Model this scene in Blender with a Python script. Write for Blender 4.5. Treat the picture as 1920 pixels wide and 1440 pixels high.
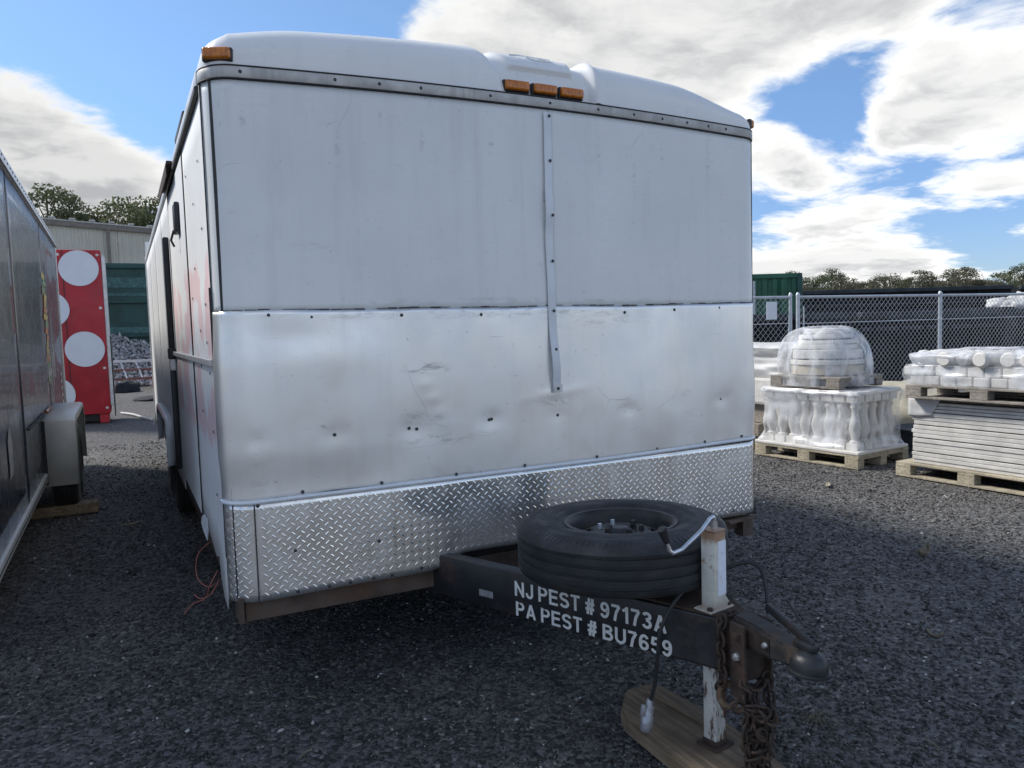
import bpy, bmesh, math, random
import numpy as np
from mathutils import Vector, Matrix, noise

for o in list(bpy.data.objects): bpy.data.objects.remove(o)
scene = bpy.context.scene
col = scene.collection
RND = random.Random(7)
PI = math.pi

# ------------------------------------------------------------------ camera
CAM = Vector((-1.5948, -2.8817, 1.42)); YAW, PITCH, ROLL = 0.4704, 0.0726, -0.0294
F = Vector((math.sin(YAW)*math.cos(PITCH), math.cos(YAW)*math.cos(PITCH), -math.sin(PITCH)))
R0 = Vector((math.cos(YAW), -math.sin(YAW), 0)); U0 = R0.cross(F)
RR = R0*math.cos(ROLL) + U0*math.sin(ROLL); UU = U0*math.cos(ROLL) - R0*math.sin(ROLL)
cd = bpy.data.cameras.new('camera'); cam = bpy.data.objects.new('camera', cd); col.objects.link(cam)
cam.matrix_world = Matrix(((RR.x, UU.x, -F.x, CAM.x), (RR.y, UU.y, -F.y, CAM.y), (RR.z, UU.z, -F.z, CAM.z), (0, 0, 0, 1)))
cd.sensor_width = 36; cd.lens = 1426.7/1920*36; cd.clip_start = 0.05; cd.clip_end = 3000
scene.camera = cam
scene.render.resolution_x, scene.render.resolution_y = 1024, 768

# ------------------------------------------------------------------ light
SUN_TO = Vector((-1.9, 2.1, 2.55)).normalized()
sd = bpy.data.lights.new('sun', 'SUN'); sun = bpy.data.objects.new('sun', sd); col.objects.link(sun)
sd.energy = 1.5; sd.angle = math.radians(10.0); sd.color = (1.0, 0.95, 0.87)
sun.rotation_euler = SUN_TO.to_track_quat('Z', 'Y').to_euler(); sun.location = (-10, 12, 20)
vs = scene.view_settings
scene.display_settings.display_device = 'sRGB'
vs.view_transform = 'Standard'; vs.look = 'None'; vs.exposure = 1.48; vs.gamma = 1; vs.use_curve_mapping = False

world = bpy.data.worlds.new('World'); scene.world = world; world.use_nodes = True
wt = world.node_tree; wt.nodes.clear()
class NT:
    def __init__(s, t): s.t = t
    def n(s, typ, **kw):
        x = s.t.nodes.new(typ)
        for k, v in kw.items(): setattr(x, k, v)
        return x
    def link(s, a, b): s.t.links.new(a, b)
    def math(s, op, a, b=None, clamp=False):
        x = s.n('ShaderNodeMath', operation=op, use_clamp=clamp)
        for i, v in enumerate((a, b)):
            if v is None: continue
            if isinstance(v, (int, float)): x.inputs[i].default_value = v
            else: s.link(v, x.inputs[i])
        return x.outputs[0]
    def vmath(s, op, a, b=None, out=0):
        x = s.n('ShaderNodeVectorMath', operation=op)
        for i, v in enumerate((a, b)):
            if v is None: continue
            if isinstance(v, (tuple, list, Vector)): x.inputs[i].default_value = tuple(v)
            elif isinstance(v, (int, float)): x.inputs['Scale'].default_value = v
            else: s.link(v, x.inputs[i])
        return x.outputs[out]
    def mr(s, v, a, b, c=0.0, d=1.0, smooth=True):
        x = s.n('ShaderNodeMapRange'); x.interpolation_type = 'SMOOTHSTEP' if smooth else 'LINEAR'
        s.link(v, x.inputs[0])
        for i, q in enumerate((a, b, c, d)): x.inputs[i+1].default_value = q
        return x.outputs[0]
    def noise(s, vec, scale, detail=4, rough=0.55, dist=0.0, dim='3D'):
        x = s.n('ShaderNodeTexNoise'); x.inputs['Scale'].default_value = scale
        x.inputs['Detail'].default_value = detail; x.inputs['Roughness'].default_value = rough; x.inputs['Distortion'].default_value = dist
        if vec is not None: s.link(vec, x.inputs['Vector'])
        return x.outputs[0]
    def mix(s, fac, a, b, blend='MIX'):
        x = s.n('ShaderNodeMix', data_type='RGBA', blend_type=blend)
        for sock, v in ((x.inputs[0], fac), (x.inputs[6], a), (x.inputs[7], b)):
            if isinstance(v, (int, float)): sock.default_value = v
            elif isinstance(v, (tuple, list)): sock.default_value = (*v[:3], 1)
            else: s.link(v, sock)
        return x.outputs[2]
    def combine(s, x, y, z):
        c = s.n('ShaderNodeCombineXYZ')
        for i, v in enumerate((x, y, z)):
            if isinstance(v, (int, float)): c.inputs[i].default_value = v
            else: s.link(v, c.inputs[i])
        return c.outputs[0]
    def sep(s, v):
        x = s.n('ShaderNodeSeparateXYZ'); s.link(v, x.inputs[0]); return x.outputs

W = NT(wt)
sky = W.n('ShaderNodeTexSky', sky_type='NISHITA'); sky.sun_disc = False
sky.sun_elevation = math.asin(SUN_TO.z); sky.sun_rotation = math.atan2(SUN_TO.x, SUN_TO.y)
sky.altitude = 20; sky.air_density = 1.0; sky.dust_density = 0.2; sky.ozone_density = 2.0
SKY_STRENGTH = 0.15
dirv = W.n('ShaderNodeTexCoord').outputs['Generated']
dx, dy, dz = W.sep(dirv)
zc = W.math('ADD', W.math('MAXIMUM', dz, 0.0), 0.16)
pv = W.combine(W.math('DIVIDE', dx, zc), W.math('DIVIDE', dy, zc), W.math('MULTIPLY', dz, 1.2))
warp = W.n('ShaderNodeTexNoise'); warp.inputs['Scale'].default_value = 1.1; warp.inputs['Detail'].default_value = 3; W.link(pv, warp.inputs['Vector'])
pw = W.vmath('ADD', pv, W.vmath('SCALE', W.vmath('SUBTRACT', warp.outputs['Color'], (0.5, 0.5, 0.5)), 0.5))
n1 = W.noise(pw, 1.7, 10, 0.58)
n2 = W.noise(pw, 4.2, 6, 0.6)
n1u = W.noise(W.vmath('SCALE', pw, 0.955), 1.7, 10, 0.58)
relief = W.mr(W.math('SUBTRACT', n1, n1u), -0.085, 0.085)
dens = W.math('ADD', W.math('MULTIPLY', n1, 1.55), W.math('MULTIPLY', n2, 0.40))
def skydir(px, py):          # direction of one stretch of cloud or clear air, given as azimuth/elevation offsets of the view
    return (F + (px-960)/1426.7*RR - (py-720)/1426.7*UU).normalized()
# broad cloud banks (+) and clear gaps (-): centre, radius, amount
BANKS = [((60, 230), .17, .24), ((200, 320), .14, .20), ((-160, 180), .2, .2),
         ((470, 90), .20, -.34), ((330, 120), .12, -.26), ((620, -40), .16, -.25), ((90, 20), .13, -.22), ((-100, -120), .25, -.2),
         ((1000, -10), .16, .30), ((1250, 60), .20, .32), ((1480, 60), .17, .26), ((1750, 60), .17, .26), ((1850, 200), .13, .22), ((1690, 260), .08, .22),
         ((1590, 175), .075, -.34), ((1465, 215), .07, -.22), ((1545, 255), .05, -.2), ((1700, 345), .05, -.2), ((1450, 400), .05, -.24), ((1850, 430), .07, -.26),
         ((1480, 330), .08, .24), ((1560, 440), .09, .22), ((1850, 370), .06, .20), ((1700, 470), .08, .20), ((1450, 470), .06, .16)]
for (px, py), rad, amt in BANKS:
    dist = W.vmath('DISTANCE', dirv, tuple(skydir(px, py)), out=1)
    dens = W.math('ADD', dens, W.mr(dist, 0.0, rad*1.25, amt, 0.0))
dens = W.math('ADD', dens, W.mr(dz, 0.01, 0.17, 0.20, 0.0))      # cloud decks close up towards the horizon
cover = W.math('MULTIPLY', W.mr(dens, 0.955, 1.19), W.mr(dz, -0.02, 0.0))
thick = W.mr(dens, 1.06, 1.42)
lum = relief
ccol = W.mix(thick, (2.34, 2.33, 2.28), (1.12, 1.15, 1.19))
ccol = W.mix(W.math('MULTIPLY', lum, 0.55), ccol, (2.34, 2.32, 2.27))
# front-lit clouds away from the sun, brightened to lift light on the trailer front
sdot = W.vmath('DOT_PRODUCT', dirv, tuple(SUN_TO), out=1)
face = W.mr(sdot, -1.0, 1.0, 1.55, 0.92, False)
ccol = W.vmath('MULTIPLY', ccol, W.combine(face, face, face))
skyc = W.mix(1.0, sky.outputs[0], (0.335, 0.365, 0.395), 'MULTIPLY')
hzf = W.mr(dz, 0.0, 0.45, 0.60, 1.0); hzb = W.mr(dz, 0.0, 0.30, 0.86, 1.0)
skyc = W.vmath('MULTIPLY', skyc, W.combine(hzf, W.mr(dz, 0.0, 0.4, 0.66, 1.0), hzb))
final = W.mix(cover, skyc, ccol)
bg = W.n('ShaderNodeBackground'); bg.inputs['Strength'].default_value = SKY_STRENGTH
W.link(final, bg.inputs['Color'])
wo = W.n('ShaderNodeOutputWorld'); W.link(bg.outputs[0], wo.inputs['Surface'])

# ------------------------------------------------------------------ materials
MATS = {}
def mat(name, base, rough=0.6, metal=0.0, var=0.12, vscale=6.0, bump=0.0, bscale=60.0, coat=0.0, fn=None, spec=0.5, var2=None):
    if name in MATS: return MATS[name]
    m = bpy.data.materials.new(name); m.use_nodes = True
    t = NT(m.node_tree); b = m.node_tree.nodes['Principled BSDF']
    co = t.n('ShaderNodeTexCoord').outputs['Object']
    nz = t.noise(co, vscale, 6, 0.6)
    f = t.mr(nz, 0.3, 0.7)
    lo = tuple(c*(1-var) for c in base); hi = tuple(min(1, c*(1+var)) for c in base)
    if var2: hi = var2
    c = t.mix(f, lo, hi)
    b.inputs['Roughness'].default_value = rough; b.inputs['Metallic'].default_value = metal
    b.inputs['Coat Weight'].default_value = coat; b.inputs['Specular IOR Level'].default_value = spec
    if bump:
        bn = t.n('ShaderNodeBump'); bn.inputs['Strength'].default_value = bump; bn.inputs['Distance'].default_value = 0.004
        t.link(t.noise(co, bscale, 5, 0.6), bn.inputs['Height']); t.link(bn.outputs[0], b.inputs['Normal'])
    if fn: c = fn(t, b, co, c) or c
    t.link(c, b.inputs['Base Color'])
    MATS[name] = m
    return m

def rust_fn(amount=0.5, rustc=(0.16, 0.06, 0.025), scale=9, lo=0.45, hi=0.62):
    def fn(t, b, co, c):
        n = t.noise(co, scale, 8, 0.68)
        f = t.math('MULTIPLY', t.mr(n, lo, hi), amount)
        rc = t.mix(t.noise(co, 40, 4), tuple(q*0.5 for q in rustc), tuple(q*1.4 for q in rustc))
        r = t.n('ShaderNodeMapRange'); t.link(f, r.inputs[0]); r.inputs[3].default_value = b.inputs['Roughness'].default_value; r.inputs[4].default_value = 0.85
        t.link(r.outputs[0], b.inputs['Roughness'])
        if b.inputs['Metallic'].default_value > 0:
            q = t.n('ShaderNodeMapRange'); t.link(f, q.inputs[0]); q.inputs[3].default_value = b.inputs['Metallic'].default_value; q.inputs[4].default_value = 0.0
            t.link(q.outputs[0], b.inputs['Metallic'])
        return t.mix(f, c, rc)
    return fn

def grime_fn(streak=0.25, spots=None, dirt=(0.22, 0.21, 0.19), speck=0.5, rvar=0.12):
    """vertical run-off streaks, fine scratches, scuffs at given places"""
    def fn(t, b, co, c):
        st = t.vmath('MULTIPLY', co, (9.0, 9.0, 0.7))
        s1 = t.math('MULTIPLY', t.mr(t.noise(st, 1.6, 6, 0.65), 0.50, 0.78), streak)
        c = t.mix(s1, c, dirt)
        # fine scratches
        sc = t.noise(t.vmath('MULTIPLY', co, (3.0, 3.0, 60.0)), 2.3, 3, 0.5, 0.6)
        s2 = t.math('MULTIPLY', t.mr(sc, 0.70, 0.74), 0.30*speck)
        c = t.mix(s2, c, (0.32, 0.32, 0.32))
        if speck > 0.3:
            vo = t.n('ShaderNodeTexVoronoi'); vo.feature = 'DISTANCE_TO_EDGE'; vo.inputs['Scale'].default_value = 2.3
            wv = t.n('ShaderNodeTexNoise'); wv.inputs['Scale'].default_value = 2.0; t.link(co, wv.inputs['Vector'])
            t.link(t.vmath('ADD', co, t.vmath('SCALE', wv.outputs['Color'], 0.5)), vo.inputs['Vector'])
            ln = t.math('MULTIPLY', t.mr(vo.outputs['Distance'], 0.0015, 0.0045, 1.0, 0.0), t.mr(t.noise(co, 3.1, 5, 0.6), 0.55, 0.62))
            c = t.mix(t.math('MULTIPLY', ln, 0.45*speck), c, (0.30, 0.30, 0.30))
        sp = t.noise(co, 55, 2, 0.5)
        c = t.mix(t.math('MULTIPLY', t.mr(sp, 0.72, 0.76), 0.4*speck), c, (0.2, 0.19, 0.18))
        for (x, y, z, rx, rz, a) in (spots or []):
            d = t.vmath('LENGTH', t.vmath('MULTIPLY', t.vmath('SUBTRACT', co, (x, y, z)), (1/rx, 0.0, 1/rz)), out=1)
            m = t.mr(d, 0.2, 1.0, 1.0, 0.0)
            nn = t.mr(t.noise(t.vmath('MULTIPLY', co, (5, 5, 16)), 2.1, 9, 0.72, 0.8), 0.46, 0.66)
            c = t.mix(t.math('MULTIPLY', t.math('MULTIPLY', m, nn), a*0.8), c, (0.20, 0.195, 0.185))
        rr = t.mr(t.noise(co, 5, 6, 0.65), 0.3, 0.7, b.inputs['Roughness'].default_value-rvar*0.5, b.inputs['Roughness'].default_value+rvar)
        t.link(rr, b.inputs['Roughness'])
        return c
    return fn

M = {}
O0 = (0.0, 3.5, 0.0)     # trailer root; object coordinates of its meshes are relative to it
def tl(x, y, z): return (x-O0[0], y-O0[1], z-O0[2])
FSP = [(x_, -3.5, 2.29-l_, .016, l_, a_) for x_, l_, a_ in ((-1.171, .10, .5), (-0.835, .16, .45), (-0.664, .08, .5), (-0.496, .14, .4), (-0.194, .10, .45), (0.333, .12, .4), (0.526, .2, .45), (0.686, .08, .5), (0.961, .13, .4))] + \
      [(-0.85, -3.5, 2.20, .09, .014, .35), (-1.12, -3.5, 2.24, .06, .02, .4), (-0.3, -3.5, 1.54, .9, .02, .45), (0.5, -3.5, 1.535, .5, .015, .4), (0.055, -3.5, 1.93, .02, .14, .6), (-0.95, -3.5, 1.75, .12, .03, .25), (0.75, -3.5, 1.62, .2, .03, .25)]
M['white'] = mat('white_trailer_paint', (0.82, 0.83, 0.815), 0.30, var=0.055, vscale=1.1, coat=0.15, fn=grime_fn(0.24, FSP, dirt=(0.50, 0.49, 0.45), speck=0.6), bump=0.05, bscale=9)
M['cap'] = mat('white_gelcoat', (0.84, 0.84, 0.825), 0.30, var=0.03, vscale=2, coat=0.2, fn=grime_fn(0.10, dirt=(0.45, 0.45, 0.42), speck=0.3), bump=0.04, bscale=14)
def side_fn(t, b, co, c):
    c = grime_fn(0.3, dirt=(0.42, 0.40, 0.36), speck=0.5)(t, b, co, c)
    x, y, z = t.sep(co)
    edge = t.noise(t.combine(0.0, t.math('MULTIPLY', y, 9.0), t.math('MULTIPLY', z, 1.2)), 1.4, 4, 0.6)
    edge = t.math('MULTIPLY', t.math('SUBTRACT', edge, 0.5), 0.28)
    zz = t.math('ADD', z, edge)
    a = t.math('MULTIPLY', t.mr(zz, 0.98, 1.02), t.mr(zz, 1.70, 1.76, 1.0, 0.0))
    hole = t.mr(t.noise(t.combine(0.0, t.math('MULTIPLY', y, 3.2), t.math('MULTIPLY', z, 2.6)), 1.0, 3, 0.5), 0.50, 0.54, 1.0, 0.0)
    yl = t.mr(y, -1.25, -1.15, 1.0, 0.0)
    f = t.math('MULTIPLY', t.math('MULTIPLY', a, hole), t.math('MULTIPLY', yl, 0.75))
    return t.mix(f, c, (0.74, 0.50, 0.51))
M['side'] = mat('white_side_paint', (0.76, 0.77, 0.77), 0.62, var=0.04, vscale=2, coat=0.0, fn=side_fn, bump=0.04, bscale=7, spec=0.2)
SPOTS = [(-0.51, -3.5, 1.27, .15, .035, .75), (-0.53, -3.5, 1.07, .14, .04, .55), (-0.45, -3.5, .98, .22, .035, .7), (-0.25, -3.5, .985, .12, .02, .5),
         (0.08, -3.5, 1.10, .14, .035, .7), (-0.93, -3.5, 1.07, .12, .012, .6), (0.46, -3.5, 1.03, .10, .04, .45), (0.8, -3.5, 1.09, .07, .03, .4), (0.85, -3.5, .99, .1, .02, .4),
         (-0.30, -3.5, 1.49, 1.1, .03, .6), (0.3, -3.5, 1.45, .4, .05, .45), (-1.18, -3.5, .92, .05, .10, .4)]
M['alu'] = mat('mill_aluminium', (0.93, 0.925, 0.90), 0.33, 0.70, var=0.06, vscale=1.1, fn=grime_fn(0.14, SPOTS, (0.50, 0.48, 0.43), 0.9, 0.10), bump=0.02, bscale=12)
M['tread'] = mat('tread_plate_aluminium', (0.90, 0.895, 0.87), 0.19, 0.80, var=0.06, vscale=3, fn=grime_fn(0.42, dirt=(0.47, 0.44, 0.35), speck=0.9, rvar=0.16), bump=0.06, bscale=30)
M['trim'] = mat('aluminium_trim', (0.62, 0.62, 0.61), 0.45, 0.45, var=0.14, vscale=14, bump=0.1, bscale=80)
M['band'] = mat('dirty_aluminium_band', (0.50, 0.485, 0.46), 0.5, 0.25, var=0.2, vscale=9, fn=grime_fn(0.55, dirt=(0.22, 0.20, 0.17), speck=0.9), bump=0.1, bscale=60)
M['strip'] = mat('white_coated_strip', (0.74, 0.77, 0.80), 0.3, var=0.05, coat=0.2, bump=0.08, bscale=20)
M['screw'] = mat('weathered_screw', (0.07, 0.07, 0.07), 0.5, 0.5, var=0.3, vscale=200)
M['seal'] = mat('black_sealant', (0.035, 0.035, 0.035), 0.7, var=0.3, vscale=30)
M['amber'] = mat('amber_lens', (0.56, 0.17, 0.010), 0.22, var=0.2, vscale=60, coat=0.4)
M['black'] = mat('black_plastic', (0.02, 0.02, 0.022), 0.45, var=0.3, vscale=20, bump=0.1)
M['beam'] = mat('black_steel_paint', (0.018, 0.021, 0.024), 0.42, var=0.35, vscale=7, fn=rust_fn(0.55, (0.11, 0.055, 0.03), 5, 0.50, 0.72), bump=0.25, bscale=70)
M['rusty'] = mat('rusty_steel', (0.045, 0.034, 0.028), 0.75, 0.2, var=0.4, vscale=12, fn=rust_fn(0.75, (0.09, 0.052, 0.034), 7, 0.42, 0.62), bump=0.5, bscale=90)
M['hook'] = mat('tarnished_hook', (0.26, 0.21, 0.14), 0.6, 0.3, var=0.35, vscale=30, fn=rust_fn(0.7, (0.16, 0.075, 0.04), 25), bump=0.3)
M['wornend'] = mat('worn_black_paint', (0.030, 0.030, 0.030), 0.62, 0.0, var=0.4, vscale=18, fn=rust_fn(0.7, (0.085, 0.060, 0.045), 11, 0.50, 0.64), bump=0.3, bscale=80)
M['frame'] = mat('brown_frame_steel', (0.10, 0.075, 0.06), 0.75, 0.1, var=0.35, vscale=9, fn=rust_fn(0.6, (0.15, 0.085, 0.05), 6, 0.45, 0.65), bump=0.4, bscale=60)
def jack_fn(t, b, co, c):
    x, y, z = t.sep(co)
    n = t.noise(co, 16, 8, 0.7)
    f1 = t.mr(t.math('ADD', z, t.math('MULTIPLY', n, 0.10)), 0.755, 0.80, 0.0, 1.0)
    f2 = t.mr(t.math('ADD', z, t.math('MULTIPLY', n, 0.10)), 0.53, 0.60, 1.0, 0.0)
    f3 = t.mr(n, 0.58, 0.66, 0.0, 0.8)
    f = t.math('MAXIMUM', t.math('MAXIMUM', t.math('MULTIPLY', f1, 0.9), t.math('MULTIPLY', f2, 0.75)), f3)
    return t.mix(f, c, t.mix(t.noise(co, 50, 4), (0.20, 0.085, 0.03), (0.38, 0.19, 0.08)))
M['jack'] = mat('white_jack_paint', (0.66, 0.64, 0.56), 0.4, var=0.08, vscale=20, fn=jack_fn, bump=0.15)
def jackl_fn(t, b, co, c):
    n = t.noise(t.vmath('MULTIPLY', co, (3, 3, 1)), 9, 8, 0.7)
    x, y, z = t.sep(co)
    f = t.mr(t.math('ADD', n, t.math('MULTIPLY', x, 3.0)), 0.52, 0.60)
    return t.mix(f, c, t.mix(t.noise(co, 50, 4), (0.06, 0.03, 0.02), (0.16, 0.08, 0.045)))
M['jack_low'] = mat('rusting_jack_tube', (0.62, 0.60, 0.55), 0.5, var=0.1, vscale=20, fn=jackl_fn, bump=0.3)
M['zinc'] = mat('zinc_rod', (0.62, 0.63, 0.64), 0.32, 0.8, var=0.15, vscale=30)
M['rubber'] = mat('tyre_rubber', (0.022, 0.023, 0.025), 0.62, var=0.35, vscale=7, fn=lambda t, b, co, c: t.mix(t.math('MULTIPLY', t.mr(t.noise(co, 6, 7, 0.7), 0.45, 0.75), 0.5), c, (0.085, 0.075, 0.062)), bump=0.15, bscale=120)
def spare_fn(t, b, co, c):
    x, y, z = t.sep(co)
    ang = t.math('ARCTAN2', y, x); rad = t.math('SQRT', t.math('ADD', t.math('MULTIPLY', x, x), t.math('MULTIPLY', y, y)))
    sip = t.math('SINE', t.math('MULTIPLY', ang, 110.0))
    sh = t.math('MULTIPLY', t.mr(rad, 0.322, 0.336), t.mr(rad, 0.350, 0.357, 1.0, 0.0))
    ribs = t.math('MULTIPLY', t.math('SINE', t.math('MULTIPLY', rad, 900.0)), t.math('MULTIPLY', t.mr(rad, 0.22, 0.225), t.mr(rad, 0.30, 0.305, 1.0, 0.0)))
    blk = t.math('MULTIPLY', t.mr(t.math('SINE', t.math('MULTIPLY', ang, 23.0)), 0.1, 0.3), t.math('MULTIPLY', t.mr(rad, 0.262, 0.264), t.mr(rad, 0.285, 0.287, 1.0, 0.0)))
    arcs = t.mr(t.math('SINE', t.math('MULTIPLY', ang, 3.0)), 0.2, 0.4)
    h = t.math('ADD', t.math('ADD', t.math('MULTIPLY', sip, sh), t.math('MULTIPLY', ribs, 0.35)), t.math('MULTIPLY', t.math('MULTIPLY', blk, arcs), 1.5))
    bn = t.n('ShaderNodeBump'); bn.inputs['Strength'].default_value = 0.8; bn.inputs['Distance'].default_value = 0.0016
    t.link(t.math('ADD', h, t.math('MULTIPLY', t.noise(co, 140, 4), 0.5)), bn.inputs['Height']); t.link(bn.outputs[0], b.inputs['Normal'])
    n = t.noise(t.combine(t.math('MULTIPLY', ang, 1.2), t.math('MULTIPLY', rad, 20), t.math('MULTIPLY', z, 14)), 1.6, 8, 0.7)
    c = t.mix(t.math('MULTIPLY', t.mr(n, 0.48, 0.72), 0.5), c, (0.075, 0.062, 0.050))
    dust = t.math('MULTIPLY', t.mr(t.noise(co, 9, 6, 0.65), 0.40, 0.7), t.mr(z, 0.135, 0.165, 0.03, 0.32))
    t.link(t.mr(n, 0.3, 0.7, 0.5, 0.8), b.inputs['Roughness'])
    return t.mix(dust, c, (0.095, 0.09, 0.085))
M['spare_rubber'] = mat('scuffed_spare_rubber', (0.020, 0.023, 0.026), 0.6, var=0.35, vscale=9, fn=spare_fn)
M['steelwheel'] = mat('worn_steel_wheel', (0.032, 0.031, 0.031), 0.45, 0.4, var=0.35, vscale=14, fn=rust_fn(0.45, (0.08, 0.045, 0.03), 10, 0.52, 0.68), bump=0.2)
M['label'] = mat('white_sticker', (0.82, 0.86, 0.95), 0.45, var=0.05, vscale=40, fn=lambda t, b, co, c: t.mix(t.math('MULTIPLY', t.mr(t.noise(co, 60, 5, 0.7), 0.60, 0.66), 0.6), c, (0.3, 0.28, 0.27)))
M['letter'] = mat('white_vinyl_letters', (0.75, 0.75, 0.72), 0.5, var=0.08, vscale=30, fn=lambda t, b, co, c: t.mix(t.math('MULTIPLY', t.mr(t.noise(co, 60, 6, 0.7), 0.64, 0.70), 0.8), c, (0.08, 0.075, 0.07)))
M['cable'] = mat('black_cable', (0.02, 0.022, 0.024), 0.5, var=0.2, vscale=30)
M['plug'] = mat('grey_plug_metal', (0.38, 0.39, 0.42), 0.4, 0.5, var=0.2, vscale=50)
M['wire_red'] = mat('pink_red_wire', (0.42, 0.14, 0.11), 0.5, var=0.15)
M['wood'] = mat('weathered_timber', (0.22, 0.165, 0.105), 0.85, var=0.38, vscale=6, bump=0.5, bscale=45,
    fn=lambda t, b, co, c: t.mix(t.math('MULTIPLY', t.mr(t.noise(t.vmath('MULTIPLY', co, (55, 3, 55)), 1.0, 7, 0.65), 0.40, 0.62), 0.75), c, (0.11, 0.08, 0.055)))
def grain(c2, ax=(3, 40, 40)):
    return lambda t, b, co, c: t.mix(t.math('MULTIPLY', t.mr(t.noise(t.vmath('MULTIPLY', co, ax), 1.0, 5, 0.6), 0.42, 0.7), 0.65), c, c2)
M['pallet'] = mat('pallet_wood', (0.42, 0.37, 0.27), 0.85, var=0.25, vscale=4, bump=0.3, fn=grain((0.20, 0.17, 0.13)))
M['pallet_grey'] = mat('grey_pallet_wood', (0.30, 0.27, 0.23), 0.85, var=0.25, vscale=4, bump=0.3, fn=grain((0.14, 0.12, 0.10)))
M['stone'] = mat('cast_white_stone', (0.68, 0.66, 0.62), 0.8, var=0.10, vscale=6, bump=0.2)
M['stone2'] = mat('cream_cast_stone', (0.58, 0.52, 0.41), 0.8, var=0.12, vscale=6, bump=0.2)
M['slab'] = mat('grey_white_slab', (0.62, 0.605, 0.57), 0.75, var=0.14, vscale=7, bump=0.2, fn=grain((0.50, 0.48, 0.44), (6, 6, 60)))
def film(name, lo, hi, tint=(0.80, 0.82, 0.85), scale=5):
    m = bpy.data.materials.new(name); m.use_nodes = True
    t = NT(m.node_tree); b = m.node_tree.nodes['Principled BSDF']; out = m.node_tree.nodes['Material Output']
    co = t.n('ShaderNodeTexCoord').outputs['Object']
    b.inputs['Base Color'].default_value = (*tint, 1); b.inputs['Roughness'].default_value = 0.22
    n = t.noise(t.vmath('MULTIPLY', co, (2.4, 2.4, 1.6)), scale, 4, 0.55, 1.0)
    bn = t.n('ShaderNodeBump'); bn.inputs['Strength'].default_value = 0.2; bn.inputs['Distance'].default_value = 0.01
    t.link(n, bn.inputs['Height']); t.link(bn.outputs[0], b.inputs['Normal'])
    tr = t.n('ShaderNodeBsdfTransparent'); mx = t.n('ShaderNodeMixShader')
    t.link(t.mr(n, 0.35, 0.7, lo, hi), mx.inputs[0]); t.link(tr.outputs[0], mx.inputs[1]); t.link(b.outputs[0], mx.inputs[2])
    t.link(mx.outputs[0], out.inputs['Surface']); return m
M['film'] = film('milky_stretch_film', 0.14, 0.72, scale=1.5)
M['film_thin'] = film('thin_stretch_film', 0.20, 0.68, scale=2.6)
M['galv'] = mat('galvanised_steel', (0.50, 0.53, 0.56), 0.45, 0.5, var=0.12, vscale=10)
M['galvw'] = mat('galvanised_wire', (0.55, 0.58, 0.61), 0.5, 0.2, var=0.1, vscale=3)
M['bin'] = mat('black_bin_steel', (0.012, 0.015, 0.018), 0.85, var=0.3, vscale=1.5, bump=0.1, spec=0.15)
M['binrail'] = mat('grey_bin_rail', (0.045, 0.053, 0.06), 0.7, var=0.25, vscale=3, spec=0.2)
M['cgreen'] = mat('green_container_paint', (0.022, 0.115, 0.065), 0.5, var=0.25, vscale=2, bump=0.1)
M['cgreen2'] = mat('dark_green_container_paint', (0.012, 0.065, 0.056), 0.5, var=0.35, vscale=1.5, bump=0.1)
M['cgreenband'] = mat('faded_green_band', (0.05, 0.13, 0.125), 0.6, var=0.4, vscale=9)
M['beige'] = mat('beige_metal_siding', (0.62, 0.59, 0.49), 0.6, var=0.07, vscale=0.6, fn=grime_fn(0.2, dirt=(0.45, 0.42, 0.34), speck=0.0))
M['roofm'] = mat('pale_metal_roof', (0.55, 0.54, 0.50), 0.5, 0.2, var=0.1)
M['gutter'] = mat('brown_gutter', (0.22, 0.19, 0.16), 0.6, var=0.15)
M['red'] = mat('red_panel_paint', (0.42, 0.020, 0.030), 0.5, var=0.18, vscale=1.6, fn=grime_fn(0.3, dirt=(0.25, 0.05, 0.05), speck=0.8))
M['disc'] = mat('white_disc_print', (0.72, 0.75, 0.80), 0.5, var=0.03)
M['navy'] = mat('glossy_dark_blue_paint', (0.040, 0.046, 0.066), 0.24, var=0.25, vscale=2.2, coat=0.25, fn=grime_fn(0.22, dirt=(0.15, 0.15, 0.17), speck=0.7, rvar=0.08), bump=0.03, bscale=5)
M['fender'] = mat('ivory_fender_paint', (0.80, 0.79, 0.73), 0.4, var=0.06, vscale=6, coat=0.15, fn=grime_fn(0.2, dirt=(0.35, 0.31, 0.25)))
M['mark_y'] = mat('yellow_mark', (0.55, 0.42, 0.08), 0.4, var=0.2, vscale=20)
M['mark_o'] = mat('orange_mark', (0.55, 0.20, 0.07), 0.4, var=0.2, vscale=20)
M['mark_g'] = mat('green_mark', (0.18, 0.32, 0.16), 0.4, var=0.2, vscale=20)
M['mark_w'] = mat('white_mark', (0.55, 0.55, 0.53), 0.5, var=0.2, vscale=20)
M['bark'] = mat('bark', (0.10, 0.08, 0.065), 0.9, var=0.3, vscale=4)
def leaf_mat(name, a, b_):
    m = bpy.data.materials.new(name); m.use_nodes = True
    t = NT(m.node_tree); b = m.node_tree.nodes['Principled BSDF']
    at = t.n('ShaderNodeAttribute'); at.attribute_name = 'tone'
    c_ = t.mix(at.outputs['Fac'], a, b_); t.link(c_, b.inputs['Base Color']); b.inputs['Roughness'].default_value = 0.7
    b.inputs['Specular IOR Level'].default_value = 0.2
    tr = t.n('ShaderNodeBsdfTranslucent'); t.link(c_, tr.inputs['Color']); mx = t.n('ShaderNodeMixShader'); mx.inputs[0].default_value = 0.45
    t.link(b.outputs[0], mx.inputs[1]); t.link(tr.outputs[0], mx.inputs[2]); t.link(mx.outputs[0], m.node_tree.nodes['Material Output'].inputs['Surface'])
    return m
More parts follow.
